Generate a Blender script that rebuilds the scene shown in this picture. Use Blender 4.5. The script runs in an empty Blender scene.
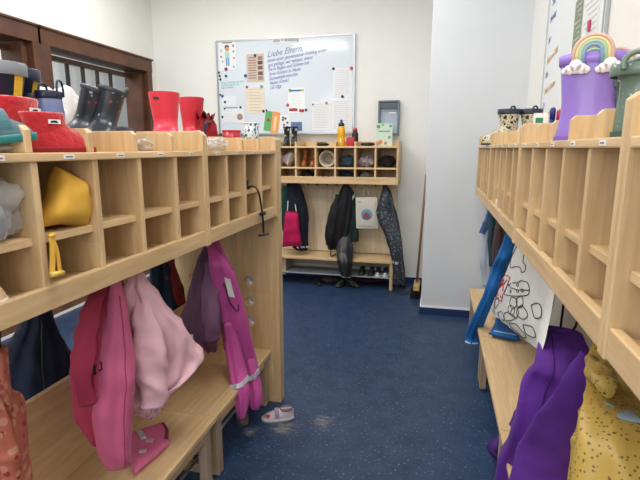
import bpy, bmesh, random
from math import *
from mathutils import Vector, Matrix, noise
random.seed(7)
S = bpy.context.scene
COL = S.collection
# ------------------------------------------------------------------ survey of the room (pinhole measured from the photo)
FPX = 481.0; CH = 1.4
PIT = atan(92/FPX); YAW = atan(119/(FPX*cos(PIT)+92*sin(PIT)))
FW = Vector((-sin(YAW)*cos(PIT), cos(YAW)*cos(PIT), -sin(PIT)))
RT = Vector((cos(YAW), sin(YAW), 0)); UP = RT.cross(FW)
CAM = Vector((0, 0, CH))
def at(ax, c, x, y):
    "world point that photo pixel (x,y) shows on the plane ax=c"
    r = FW*FPX + RT*(x-320) + UP*(240-y); i = 'xyz'.index(ax)
    return CAM + r*((c-CAM[i])/r[i])
def depth(P): return (Vector(P)-CAM).dot(FW)

# ------------------------------------------------------------------ materials
def srgb(r, g, b):
    f = lambda c: ((c/255)/12.92 if c/255 <= .04045 else ((c/255+.055)/1.055)**2.4)
    return (f(r), f(g), f(b), 1)
MC = {}
def newmat(name):
    m = bpy.data.materials.new(name); m.use_nodes = True
    nt = m.node_tree; b = nt.nodes['Principled BSDF']
    return m, nt, b
def N(nt, t, **kw):
    n = nt.nodes.new(t)
    for k, v in kw.items():
        if k in n.inputs: n.inputs[k].default_value = v
        else: setattr(n, k, v)
    return n
def coords(nt, scale=(1, 1, 1)):
    tc = N(nt, 'ShaderNodeTexCoord'); mp = N(nt, 'ShaderNodeMapping'); mp.inputs['Scale'].default_value = scale
    nt.links.new(tc.outputs['Object'], mp.inputs['Vector']); return mp.outputs['Vector']
def plain(name, rgb, rough=.6, metal=0, bump=0, bscale=60, spec=.5, var=0, sheen=0, coat=0, emit=0, trans=0):
    if name in MC: return MC[name]
    m, nt, b = newmat(name); c = srgb(*rgb)
    b.inputs['Base Color'].default_value = c; b.inputs['Roughness'].default_value = rough
    b.inputs['Metallic'].default_value = metal; b.inputs['Specular IOR Level'].default_value = spec
    b.inputs['Sheen Weight'].default_value = sheen; b.inputs['Coat Weight'].default_value = coat
    b.inputs['Transmission Weight'].default_value = trans
    if emit: b.inputs['Emission Color'].default_value = c; b.inputs['Emission Strength'].default_value = emit
    v = coords(nt)
    if var:
        n = N(nt, 'ShaderNodeTexNoise', Scale=6, Detail=4); nt.links.new(v, n.inputs['Vector'])
        r = N(nt, 'ShaderNodeValToRGB'); r.color_ramp.elements[0].position = .3; r.color_ramp.elements[1].position = .7
        r.color_ramp.elements[0].color = tuple(x*(1-var) for x in c[:3])+(1,); r.color_ramp.elements[1].color = tuple(min(1, x*(1+var)) for x in c[:3])+(1,)
        nt.links.new(n.outputs['Fac'], r.inputs['Fac']); nt.links.new(r.outputs['Color'], b.inputs['Base Color'])
    if bump:
        n = N(nt, 'ShaderNodeTexNoise', Scale=bscale, Detail=3); nt.links.new(v, n.inputs['Vector'])
        bp = N(nt, 'ShaderNodeBump', Strength=bump, Distance=.01); nt.links.new(n.outputs['Fac'], bp.inputs['Height'])
        nt.links.new(bp.outputs['Normal'], b.inputs['Normal'])
    MC[name] = m; return m
def fabric(name, rgb, rough=.75, var=.12, sheen=.04): return plain(name, rgb, rough, bump=.55, bscale=15, spec=.3, var=var, sheen=sheen)
def wood(axis, tone=(222, 192, 148), tag=''):
    name = 'birch_'+axis+tag
    if name in MC: return MC[name]
    m, nt, b = newmat(name)
    s = [26, 26, 26]; s['xyz'.index(axis)] = 2.2
    v = coords(nt, s)
    n = N(nt, 'ShaderNodeTexNoise', Scale=1.4, Detail=6, Roughness=.6, Distortion=.6); nt.links.new(v, n.inputs['Vector'])
    c = srgb(*tone); r = N(nt, 'ShaderNodeValToRGB')
    r.color_ramp.elements[0].position = .3; r.color_ramp.elements[1].position = .72
    r.color_ramp.elements[0].color = (c[0]*.80, c[1]*.74, c[2]*.64, 1); r.color_ramp.elements[1].color = (min(1, c[0]*1.06), c[1]*1.06, c[2]*1.1, 1)
    nt.links.new(n.outputs['Fac'], r.inputs['Fac'])
    # large lamella patches
    s2 = [7, 7, 7]; s2['xyz'.index(axis)] = 1.6
    v2 = coords(nt, s2); vo = N(nt, 'ShaderNodeTexVoronoi', Scale=1.0); vo.feature = 'F1'; vo.distance = 'CHEBYCHEV'; nt.links.new(v2, vo.inputs['Vector'])
    hs = N(nt, 'ShaderNodeHueSaturation'); mr = N(nt, 'ShaderNodeMapRange'); mr.inputs['To Min'].default_value = .93; mr.inputs['To Max'].default_value = 1.06
    sp = N(nt, 'ShaderNodeSeparateColor'); nt.links.new(vo.outputs['Color'], sp.inputs['Color']); nt.links.new(sp.outputs['Red'], mr.inputs['Value'])
    nt.links.new(mr.outputs['Result'], hs.inputs['Value']); nt.links.new(r.outputs['Color'], hs.inputs['Color'])
    nt.links.new(hs.outputs['Color'], b.inputs['Base Color'])
    b.inputs['Roughness'].default_value = .42; b.inputs['Specular IOR Level'].default_value = .35
    MC[name] = m; return m
def dots(name, base, spot, scale, thr, thr2=None, rough=.6, spot2=None, bump=.15):
    if name in MC: return MC[name]
    m, nt, b = newmat(name); v = coords(nt)
    col = None
    def layer(prev, color, sc, th, seed):
        mp = N(nt, 'ShaderNodeMapping'); mp.inputs['Location'].default_value = (seed, seed*.7, 0); nt.links.new(v, mp.inputs['Vector'])
        vo = N(nt, 'ShaderNodeTexVoronoi', Scale=sc); nt.links.new(mp.outputs['Vector'], vo.inputs['Vector'])
        mt = N(nt, 'ShaderNodeMath', operation='LESS_THAN'); nt.links.new(vo.outputs['Distance'], mt.inputs[0]); mt.inputs[1].default_value = th
        mx = N(nt, 'ShaderNodeMix', data_type='RGBA'); nt.links.new(mt.outputs[0], mx.inputs['Factor'])
        if prev is None: mx.inputs['A'].default_value = srgb(*base)
        else: nt.links.new(prev, mx.inputs['A'])
        mx.inputs['B'].default_value = srgb(*color); return mx.outputs['Result']
    col = layer(None, spot, scale, thr, 0)
    col = layer(col, spot2 or spot, scale*(1.9 if not spot2 else 1), thr2 or thr, 3.3)
    nt.links.new(col, b.inputs['Base Color']); b.inputs['Roughness'].default_value = rough
    n = N(nt, 'ShaderNodeTexNoise', Scale=25, Detail=3); nt.links.new(v, n.inputs['Vector'])
    bp = N(nt, 'ShaderNodeBump', Strength=bump, Distance=.01); nt.links.new(n.outputs['Fac'], bp.inputs['Height']); nt.links.new(bp.outputs['Normal'], b.inputs['Normal'])
    MC[name] = m; return m
def gradient(name, stops, axis='z', lo=0, hi=1, rough=.6):
    m, nt, b = newmat(name); tc = N(nt, 'ShaderNodeTexCoord'); sx = N(nt, 'ShaderNodeSeparateXYZ'); nt.links.new(tc.outputs['Object'], sx.inputs[0])
    mr = N(nt, 'ShaderNodeMapRange'); mr.inputs['From Min'].default_value = lo; mr.inputs['From Max'].default_value = hi
    nt.links.new(sx.outputs['xyz'.index(axis)], mr.inputs['Value']); r = N(nt, 'ShaderNodeValToRGB'); r.color_ramp.interpolation = 'CONSTANT' if len(stops) > 3 else 'LINEAR'
    e = r.color_ramp.elements
    for i, (p, c) in enumerate(stops):
        el = e[i] if i < 2 else e.new(p); el.position = p; el.color = srgb(*c)
    nt.links.new(mr.outputs['Result'], r.inputs['Fac']); nt.links.new(r.outputs['Color'], b.inputs['Base Color']); b.inputs['Roughness'].default_value = rough
    return m
def clearplastic():
    if 'clear' in MC: return MC['clear']
    m, nt, b = newmat('crinkled clear plastic'); b.inputs['Base Color'].default_value = (.85, .85, .88, 1); b.inputs['Roughness'].default_value = .15
    tr = N(nt, 'ShaderNodeBsdfTransparent'); mx = N(nt, 'ShaderNodeMixShader', Fac=.34)
    n = N(nt, 'ShaderNodeTexNoise', Scale=30, Detail=4); nt.links.new(coords(nt), n.inputs['Vector'])
    bp = N(nt, 'ShaderNodeBump', Strength=.6, Distance=.01); nt.links.new(n.outputs['Fac'], bp.inputs['Height']); nt.links.new(bp.outputs['Normal'], b.inputs['Normal'])
    nt.links.new(tr.outputs[0], mx.inputs[1]); nt.links.new(b.outputs[0], mx.inputs[2]); nt.links.new(mx.outputs[0], nt.nodes['Material Output'].inputs['Surface'])
    MC['clear'] = m; return m
WX, WY, WZ = wood('x'), wood('y'), wood('z')
WYd = wood('y', (218, 184, 136), '_dull'); WZg = wood('z', (186, 164, 138), '_grey')
BLACK = plain('black', (18, 18, 20), .5); WHITE = plain('white', (236, 236, 234), .6); METAL = plain('steel', (170, 172, 176), .3, metal=1)
ALU = plain('aluminium', (176, 180, 184), .38, metal=.8)

# ------------------------------------------------------------------ mesh builders
class MB:
    def __init__(s): s.v = []; s.f = []
    def add(s, vs, fs):
        o = len(s.v); s.v += [Vector(p) for p in vs]; s.f += [tuple(i+o for i in f) for f in fs]; return s
    def box(s, x0, x1, y0, y1, z0, z1):
        x0, x1 = min(x0, x1), max(x0, x1); y0, y1 = min(y0, y1), max(y0, y1); z0, z1 = min(z0, z1), max(z0, z1)
        return s.add([(x0, y0, z0), (x1, y0, z0), (x1, y1, z0), (x0, y1, z0), (x0, y0, z1), (x1, y0, z1), (x1, y1, z1), (x0, y1, z1)],
                     [(0, 3, 2, 1), (4, 5, 6, 7), (0, 1, 5, 4), (1, 2, 6, 5), (2, 3, 7, 6), (3, 0, 4, 7)])
    def loft(s, rings, cap0=True, cap1=True, closed=True):
        n = len(rings[0]); vs = [p for r in rings for p in r]; fs = []
        for i in range(len(rings)-1):
            for j in range(n if closed else n-1):
                a, b = i*n+j, i*n+(j+1) % n; fs.append((a, b, b+n, a+n))
        if closed and cap0: fs.append(tuple(reversed(range(n))))
        if closed and cap1: fs.append(tuple((len(rings)-1)*n+j for j in range(n)))
        return s.add(vs, fs)
    def tube(s, pts, r, n=8, flat=1.0, caps=True):
        pts = [Vector(p) for p in pts]; rings = []; up = None
        for i, p in enumerate(pts):
            d = (pts[min(i+1, len(pts)-1)]-pts[max(i-1, 0)]).normalized()
            if up is None: up = Vector((0, 0, 1)) if abs(d.z) < .9 else Vector((1, 0, 0))
            a = d.cross(up)
            if a.length < 1e-4: a = d.orthogonal()
            a.normalize(); b = a.cross(d).normalized(); up = b
            rr = r[i] if isinstance(r, (list, tuple)) else r
            rings.append([p+a*cos(2*pi*k/n)*rr+b*sin(2*pi*k/n)*rr*flat for k in range(n)])
        return s.loft(rings, caps, caps)
    def lathe(s, prof, c=(0, 0, 0), n=24, cap0=True, cap1=True):
        c = Vector(c); return s.loft([[c+Vector((r*cos(2*pi*k/n), r*sin(2*pi*k/n), z)) for k in range(n)] for r, z in prof], cap0, cap1)
    def disc(s, c, nrm, r, h=.004, n=20):
        nrm = Vector(nrm).normalized(); a = nrm.orthogonal().normalized(); b = nrm.cross(a); c = Vector(c)
        return s.loft([[c+nrm*z+a*cos(2*pi*k/n)*q+b*sin(2*pi*k/n)*q for k in range(n)] for q, z in ((r, 0), (r, h*.6), (r*.85, h))])
def catmull(rows, n):
    out = []; m = len(rows)-1
    for k in range(n+1):
        t = k/n*m; i = min(int(t), m-1); u = t-i
        p0, p1, p2, p3 = rows[max(i-1, 0)], rows[i], rows[i+1], rows[min(i+2, m)]
        out.append([.5*((2*b)+(c-a)*u+(2*a-5*b+4*c-d)*u*u+(-a+3*b-3*c+d)*u**3) for a, b, c, d in zip(p0, p1, p2, p3)])
    return out
def spath(pts, n=24): return [Vector(p) for p in catmull([tuple(p) for p in pts], n)]

def tagit(o, label, cat, group=None, kind=None):
    if label: o['label'] = label
    if cat: o['category'] = cat
    if group: o['group'] = group
    if kind: o['kind'] = kind
    return o
def thing(name, label, cat, loc=(0, 0, 0), rot=(0, 0, 0), group=None):
    o = bpy.data.objects.new(name, None); COL.objects.link(o); o.location = loc; o.rotation_euler = rot; o.empty_display_size = .05
    return tagit(o, label, cat, group)
def part(name, mb, mat, parent=None, local=False, smooth=False, bevel=0, label=None, sub=0):
    off = Vector((0, 0, 0))
    if parent is not None and not local:
        q = parent
        while q is not None: off += q.location; q = q.parent
    me = bpy.data.meshes.new(name); me.from_pydata([tuple(v-off) for v in mb.v], [], mb.f); me.update()
    bm = bmesh.new(); bm.from_mesh(me); bmesh.ops.recalc_face_normals(bm, faces=bm.faces)
    if bevel: bmesh.ops.bevel(bm, geom=[e for e in bm.edges if e.is_manifold and e.calc_face_angle(0) > .6], offset=bevel, segments=2, affect='EDGES', profile=.6)
    bm.to_mesh(me); bm.free()
    if smooth:
        for p in me.polygons: p.use_smooth = True
    for m in (mat if isinstance(mat, (list, tuple)) else [mat]): me.materials.append(m)
    o = bpy.data.objects.new(name, me); COL.objects.link(o); o.parent = parent
    if sub: md = o.modifiers.new('sub', 'SUBSURF'); md.levels = sub; md.render_levels = sub
    if label: o['label'] = label
    return o
def single(name, mb, mat, label, cat, group=None, **kw): return tagit(part(name, mb, mat, **kw), label, cat, group)
def struct(name, mb, mat, parent=None, **kw):
    o = part(name, mb, mat, parent, **kw)
    if parent is None: o['kind'] = 'structure'
    return o
def children(o): return [c for c in COL.objects if c.parent == o]
def dup(root, loc, rot=None, label=None, group=None):
    r = root.copy(); COL.objects.link(r); r.location = loc
    if rot is not None: r.rotation_euler = rot
    if label: r['label'] = label
    if group: r['group'] = group
    def rec(a, b):
        for ch in children(a):
            c = ch.copy(); COL.objects.link(c); c.parent = b; rec(ch, c)
    rec(root, r); return r
def text(name, body, size, P, right, up, mat, parent=None, shear=0, ext=.0004, align='LEFT', wid=None, offset=0):
    cu = bpy.data.curves.new(name, 'FONT'); cu.body = body; cu.size = size; cu.extrude = ext; cu.shear = shear; cu.align_x = align; cu.offset = offset; cu.resolution_u = 3
    t = bpy.data.objects.new('tmp', cu); COL.objects.link(t); bpy.context.view_layer.update()
    me = bpy.data.meshes.new_from_object(t.evaluated_get(bpy.context.evaluated_depsgraph_get())); bpy.data.objects.remove(t)
    right = Vector(right).normalized(); up = Vector(up).normalized(); nn = right.cross(up)
    w = max([v.co.x for v in me.vertices] or [1]); k = (wid/w) if wid else 1
    M = Matrix((right, up, nn)).transposed().to_4x4()
    off = Vector((0, 0, 0)); q = parent
    while q is not None: off += q.location; q = q.parent
    for v in me.vertices: c = v.co.copy(); c.x *= k; v.co = (M @ c)+Vector(P)-off
    me.materials.clear(); me.materials.append(mat); me.name = name
    o = bpy.data.objects.new(name, me); COL.objects.link(o); o.parent = parent; return o

# ------------------------------------------------------------------ SETTING
XL, YB, XR, YP, XP, ZC, YR = -3.1, 5.0, .635, 4.04, -.092, 3.2, -1.6
def wallmat(name, rgb):
    m = plain(name, rgb, .85, bump=.12, bscale=140, var=.015); return m
W1 = wallmat('painted wall warm', (232, 231, 226)); W2 = wallmat('painted wall cool', (214, 218, 222))
def floormat():
    m, nt, b = newmat('blue speckled linoleum'); v = coords(nt)
    L = nt.links.new
    n = N(nt, 'ShaderNodeTexNoise', Scale=9, Detail=6, Roughness=.7); L(v, n.inputs['Vector'])
    r = N(nt, 'ShaderNodeValToRGB'); e = r.color_ramp.elements; e[0].position = .3; e[0].color = srgb(28, 48, 78); e[1].position = .72; e[1].color = srgb(48, 72, 106); L(n.outputs['Fac'], r.inputs['Fac'])
    n2 = N(nt, 'ShaderNodeTexNoise', Scale=75, Detail=1); L(v, n2.inputs['Vector'])
    r2 = N(nt, 'ShaderNodeValToRGB'); e = r2.color_ramp.elements; e[0].position = .66; e[0].color = (0, 0, 0, 1); e[1].position = .70; e[1].color = (.8, .8, .8, 1); L(n2.outputs['Fac'], r2.inputs['Fac'])
    mx = N(nt, 'ShaderNodeMix', data_type='RGBA'); L(r2.outputs['Color'], mx.inputs['Factor']); L(r.outputs['Color'], mx.inputs['A']); mx.inputs['B'].default_value = srgb(108, 128, 156)
    cur = mx.outputs['Result']
    # trodden-in sand: real patches at fixed places of the floor
    tc = N(nt, 'ShaderNodeTexCoord'); sp = N(nt, 'ShaderNodeTexNoise', Scale=16, Detail=9, Roughness=.8, Distortion=1.6); 
    mp = N(nt, 'ShaderNodeMapping'); mp.inputs['Scale'].default_value = (1, 2.0, 1); mp.inputs['Rotation'].default_value = (0, 0, .3); L(tc.outputs['Object'], mp.inputs['Vector']); L(mp.outputs['Vector'], sp.inputs['Vector'])
    acc = None
    for (x, y, rad) in ((-.70, 2.12, .30), (-.52, 2.22, .26), (-.86, 2.05, .16), (.14, 2.75, .2), (.02, 1.4, .3), (-.65, 2.6, .3)):
        vd = N(nt, 'ShaderNodeVectorMath', operation='DISTANCE'); L(tc.outputs['Object'], vd.inputs[0]); vd.inputs[1].default_value = (x, y, 0)
        mr = N(nt, 'ShaderNodeMapRange'); mr.inputs['From Min'].default_value = 0; mr.inputs['From Max'].default_value = rad; mr.inputs['To Min'].default_value = 1 if y < 2.3 and y > 1.9 else .78; mr.inputs['To Max'].default_value = 0
        L(vd.outputs['Value'], mr.inputs['Value'])
        if acc is None: acc = mr.outputs['Result']
        else:
            ma = N(nt, 'ShaderNodeMath', operation='MAXIMUM'); L(acc, ma.inputs[0]); L(mr.outputs['Result'], ma.inputs[1]); acc = ma.outputs[0]
    mu = N(nt, 'ShaderNodeMath', operation='MULTIPLY'); L(acc, mu.inputs[0]); L(sp.outputs['Fac'], mu.inputs[1])
    r3 = N(nt, 'ShaderNodeValToRGB'); e = r3.color_ramp.elements; e[0].position = .39; e[0].color = (0, 0, 0, 1); e[1].position = .52; e[1].color = (.7, .7, .7, 1); L(mu.outputs[0], r3.inputs['Fac'])
    m2 = N(nt, 'ShaderNodeMix', data_type='RGBA'); L(r3.outputs['Color'], m2.inputs['Factor']); L(cur, m2.inputs['A']); m2.inputs['B'].default_value = srgb(158, 148, 132)
    L(m2.outputs['Result'], b.inputs['Base Color']); b.inputs['Roughness'].default_value = .42; b.inputs['Specular IOR Level'].default_value = .4
    bp = N(nt, 'ShaderNodeBump', Strength=.08, Distance=.005); L(n2.outputs['Fac'], bp.inputs['Height']); L(bp.outputs['Normal'], b.inputs['Normal'])
    return m
struct('floor', MB().box(XL-.4, XR+.2, YR-.2, YB+.2, -.1, 0), floormat())
struct('ceiling', MB().box(XL-.2, XR+.2, YR-.2, YB+.2, ZC, ZC+.1), WHITE)
struct('wall_back', MB().box(XL-.2, XP+.001, YB, YB+.2, 0, ZC), W1)
struct('wall_projecting', MB().box(XP, XR+.2, YP, YB+.2, 0, ZC), W2, bevel=.004)
struct('wall_right', MB().box(XR, XR+.2, YR-.2, YP, 0, ZC), W1)
struct('wall_rear', MB().box(XL-.2, XR+.2, YR-.2, YR, 0, ZC), W1)
wl = MB().box(XL-.2, XL, YR-.2, YB+.2, 2.325, ZC).box(XL-.2, XL, YR-.2, YB+.2, 0, .95).box(XL-.2, XL, 4.86, YB+.2, .95, 2.325).box(XL-.2, XL, YR-.2, .5, .95, 2.325)
struct('wall_left', wl, W1)
struct('wall_beyond', MB().box(XL-1.6, XL-1.5, YR-.2, YB+2, 0, ZC).box(XL-1.6, XL-.2, YB+2, YB+2.1, 0, ZC).box(XL-1.5, XL-.21, YR, YB+2, -.1, 0), W1)
BB = plain('blue skirting', (20, 44, 92), .5)
struct('baseboard_back', MB().box(XL, XP, YB-.013, YB, 0, .062), BB, bevel=.003)
struct('baseboard_projecting', MB().box(XP-.012, XR, YP-.012, YP, 0, .062).box(XP-.012, XP, YP, YB, 0, .062), BB)
struct('baseboard_left', MB().box(XL, XL+.02, YR, YB, 0, .42), plain('brown plank skirting', (118, 84, 58), .6, var=.35, bump=.2, bscale=14)); struct('trim_2', MB().box(XL+.02, XL+.03, YR, YB, 0, .02), WHITE)
struct('trim_1', MB().box(XL, XP, YB-.009, YB, .062, .074).box(XP-.008, XR, YP-.008, YP, .062, .074).box(XP-.008, XP, YP, YB, .062, .074), plain('skirting top', (240, 240, 240), .5))
DW = plain('dark stained oak', (84, 50, 30), .45, var=.35, bump=.15, bscale=30)
def window(nm, y0, y1):
    o = struct(nm, MB().box(XL-.17, XL-.16, y0+.1, y1-.13, .98, 2.2), None)
    gm, nt, b = newmat('window glass'); gl = N(nt, 'ShaderNodeBsdfGlossy', Roughness=.05); tr = N(nt, 'ShaderNodeBsdfTransparent'); mx = N(nt, 'ShaderNodeMixShader', Fac=.08)
    nt.links.new(tr.outputs[0], mx.inputs[1]); nt.links.new(gl.outputs[0], mx.inputs[2]); nt.links.new(mx.outputs[0], nt.nodes['Material Output'].inputs['Surface']); o.data.materials.clear(); o.data.materials.append(gm)
    fr = MB().box(XL-.2, XL+.045, y0-.02, y1+.02, 2.20, 2.325).box(XL-.2, XL+.06, y0-.03, y1+.03, 2.32, 2.338).box(XL-.2, XL+.045, y0, y0+.1, .95, 2.2).box(XL-.2, XL+.045, y1-.07, y1+.01, .95, 2.2).box(XL-.2, XL-.005, y1-.13, y1-.07, .95, 2.2).box(XL-.2, XL+.09, y0, y1, .93, .98)
    part('window_frame', fr, DW, o, bevel=.004)
    k = 0; y = y1-.45
    part('transom', MB().box(XL-.15, XL-.11, y0+.1, y1-.13, 2.13, 2.17), DW, o)
    while y > y0+.05:
        part('window_bar', MB().box(XL-.15, XL-.125, y-.013, y+.013, .98, 2.14), plain('bar dark', (36, 26, 22), .5), o); y -= .197
window('window_1', 3.345, 4.86); window('window_2', 1.95, 3.335); window('window_3', .50, 1.92)

# ------------------------------------------------------------------ CUBBY UNITS
def prism_xz(mb, pts, y0, y1):  # polygon in x,z extruded along y
    n = len(pts); mb.add([(x, y0, z) for x, z in pts]+[(x, y1, z) for x, z in pts],
        [tuple(range(n)), tuple(range(2*n-1, n-1, -1))]+[(i, (i+1) % n, n+(i+1) % n, n+i) for i in range(n)])
def unit(label, y0, y1, ys, xf, d, zs, ztop, rail0, rail1, mid, dep=.33, sidetop=.012, grp=None, screws=True, fin=1.0):
    "cubby unit along y; front at x=xf, opening toward -d, depth toward +d*x"
    r = thing('cubby_shelf', label, 'cubby shelf', (xf+d*dep/2, (y0+y1)/2, rail0), group=grp)
    t = .018; xb = xf+d*dep
    for yy in (y0+t/2, y1-t/2):
        mb = MB(); prism_xz(mb, [(xf-d*.004, rail0-.004), (xf-d*.004, ztop+sidetop-.012), (xf+d*.01, ztop+sidetop), (xb, ztop+sidetop), (xb, rail0-.004)], yy-t/2+.0006, yy+t/2-.0006)
        part('side_panel', mb, WZ, r, bevel=.003)
    for yy in ys:
        mb = MB(); prism_xz(mb, [(xf+d*.004, rail0+.02), (xf+d*.004, zs-.012), (xb-d*.006, zs-.012), (xb-d*.006, rail0+.02)], yy-t/2, yy+t/2)
        prism_xz(mb, [(xf+d*.012, zs), (xf+d*.012, ztop-.01), (xf+d*.022, ztop), (xb-d*.006, ztop), (xb-d*.006, zs)], yy-t/2, yy+t/2)
        dv = part('divider', mb, WZ, r, bevel=.002)
        if screws: part('screw', MB().disc((xf+d*.09, yy-t/2, zs-.045), (0, -1, 0), .008, .004, 10), METAL, dv)
    part('top_shelf', MB().box(xf-d*.002, xb-d*.006, y0+t, y1-t, zs-.018, zs), WY, r, bevel=.003)
    e = [y0+t/2]+list(ys)+[y1-t/2]
    for a, b in zip(e, e[1:]): part('middle_shelf', MB().box(xf+d*.02, xb-d*.006, a+t/2, b-t/2, mid-.018, mid), WY, r, bevel=.002)
    part('bottom_shelf', MB().box(xf+d*.02, xb-d*.006, y0+t, y1-t, rail0+.02, rail0+.038), WYd, r)
    part('front_rail', MB().box(xf-d*.001, xf+d*.019, y0+t, y1-t, rail0, rail1), WY, r, bevel=.003)
    part('back_panel', MB().box(xb-d*.006, xb, y0+t, y1-t, rail0, zs+.02), WZ, r)
    for a, b in zip(e, e[1:]):
        c = (a+b)/2; tg = part('name_tag', MB().box(xf-d*.0032, xf-d*.0018, c-.016, c+.016, zs-.014, zs-.004), WHITE, r)
        part('tag_print', MB().box(xf-d*.0038, xf-d*.0033, c-.011, c+.011, zs-.0105, zs-.0075), plain('tag ink', (120, 120, 125)), tg)
    xm = xf+d*.20
    hr = part('hook_rail', MB().box(xm, xm+d*.018, y0+.02, y1-.02, rail0-.05, rail0+.021), WY, r)
    for a, b in zip(e, e[1:]):
        for q in (.3, .7):
            c = a+(b-a)*q
            part('coat_hook', MB().tube(spath([(xm, c, rail0-.02), (xm-d*.03, c, rail0-.035), (xm-d*.045, c, rail0-.03), (xm-d*.05, c, rail0-.012)], 8), .004, 6), BLACK, hr, smooth=True)
    return r
GL = 'cubby shelves of the left coat island'; GR = 'cubby shelves along the right wall'
XF = -.80; ZS = 1.39
UL1 = unit('left birch cubby shelf holding yellow cloth bag, nearest left', .640, 1.573, [.83, 1.014, 1.192, 1.384], XF, -1, ZS, 1.446, 1.055, 1.107, 1.215, .33, grp=GL, screws=False)
UL2 = unit('left birch cubby shelf joined to end panel with round holes', 1.573, 2.352, [1.766, 1.95, 2.145], XF, -1, ZS, 1.443, 1.055, 1.107, 1.215, .33, grp=GL, screws=False)
UL0 = unit('left birch cubby shelf beside the viewer, cut by left edge', -.30, .640, [-.11, .075, .265, .45], XF, -1, ZS, 1.446, 1.055, 1.107, 1.215, .33, grp=GL, screws=False)
# shelves on the far side of the island
def farunit(y0, y1, ys, label):
    return unit(label, y0, y1, ys, -1.47, 1, ZS, 1.446, 1.055, 1.107, 1.215, .333, grp='cubby shelves on the far side of the island', screws=False)
farunit(.640, 1.573, [.83, 1.014, 1.192, 1.384], 'far side cubby shelf with tall boots on top, back to yellow bag shelf')
farunit(1.573, 2.352, [1.766, 1.95, 2.145], 'far side cubby shelf beyond the pink boots beside end panel')
# end panel with holes
def endpanel():
    bm = bmesh.new()
    def lp(pts):
        vs = [bm.verts.new(p) for p in pts]
        for i in range(len(vs)): bm.edges.new((vs[i], vs[(i+1) % len(vs)]))
    y = 2.354
    lp([(-1.475, y, .0), (-.797, y, .0), (-.797, y, 1.44), (-.806, y, 1.453), (-1.464, y, 1.453), (-1.475, y, 1.44)])
    hs = []
    for x in (-.970, -1.300):
        for z in (.695, .578, .462):
            lp([(x+.027*cos(a*pi/12), y, z+.027*sin(a*pi/12)) for a in range(24)])
    bmesh.ops.triangle_fill(bm, edges=bm.edges[:], use_beauty=True)
    r = bmesh.ops.extrude_face_region(bm, geom=bm.faces[:]); bmesh.ops.translate(bm, verts=[v for v in r['geom'] if isinstance(v, bmesh.types.BMVert)], vec=(0, .062, 0))
    bmesh.ops.recalc_face_normals(bm, faces=bm.faces); me = bpy.data.meshes.new('end_panel'); bm.to_mesh(me); bm.free(); me.materials.append(WZ)
    o = bpy.data.objects.new('end_panel', me); COL.objects.link(o); tagit(o, 'tall birch end panel with round holes closing the left coat island', 'panel')
endpanel()
# right units
XRF = .284; ZR = 1.418
UR = []
for lab, y0, y1, ys in (('right wall cubby shelf nearest the viewer, under green glitter boots', -.16, .855, [.045, .25, .45, .65]),
                        ('right wall cubby shelf under the purple rainbow boots', .855, 1.875, [1.063, 1.263, 1.458, 1.662]),
                        ('right wall cubby shelf with small black bag, under marker pens', 1.875, 2.885, [2.08, 2.28, 2.485, 2.688]),
                        ('right wall cubby shelf farthest, ending at projecting wall', 2.885, 3.75, [3.10, 3.315, 3.53])):
    UR.append(unit(lab, y0, y1, ys, XRF, 1, ZR, 1.474, 1.058, 1.112, 1.209, .345, grp=GR))
# back unit: along x at front y=4.62
def backunit():
    yf, yb = 4.62, 4.992; x0, x1 = -1.765, -.365; r = thing('cubby_shelf', 'small birch cubby shelf on back wall under the whiteboard', 'cubby shelf', (-1.06, 4.8, 1.055))
    def bx(nm, a, b, c, d_, e, f, m, bev=.003): return part(nm, MB().box(a, b, c, d_, e, f), m, r, bevel=bev)
    t = .018; divs = [-1.57, -1.372, -1.17, -.974, -.778, -.583]
    for x in (x0, x1-t): bx('side_panel', x, x+t, yf, yb, 1.052, 1.472, WZ)
    for x in divs: bx('divider', x-t/2, x+t/2, yf+.004, yb-.01, 1.08, 1.462, WZ)
    bx('top_shelf', x0+t, x1-t, yf-.001, yb-.01, 1.40, 1.418, WX); bx('middle_shelf', x0+t, x1-t, yf+.002, yb-.01, 1.198, 1.214, WX)
    bx('bottom_shelf', x0+t, x1-t, yf+.02, yb-.01, 1.075, 1.093, WX); bx('front_rail', x0+t, x1-t, yf-.001, yf+.018, 1.055, 1.125, WX)
    bx('back_panel', x0+t, x1-t, yb-.01, yb, 1.055, 1.462, WZ, 0)
    hr = bx('hook_rail', x0+.02, x1-.02, 4.83, 4.848, 1.0, 1.076, WX)
    x = x0+.07
    while x < x1-.03:
        part('coat_hook', MB().tube(spath([(x, 4.83, 1.04), (x, 4.80, 1.022), (x, 4.785, 1.025), (x, 4.78, 1.045)], 8), .004, 6), BLACK, hr, smooth=True); x += .1
    # long board behind the coats
    part('coat_board', MB().box(-1.74, -.39, 4.955, 4.988, .31, 1.054), wood('z', (238, 220, 192), '_pale'), r)
backunit()

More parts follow.
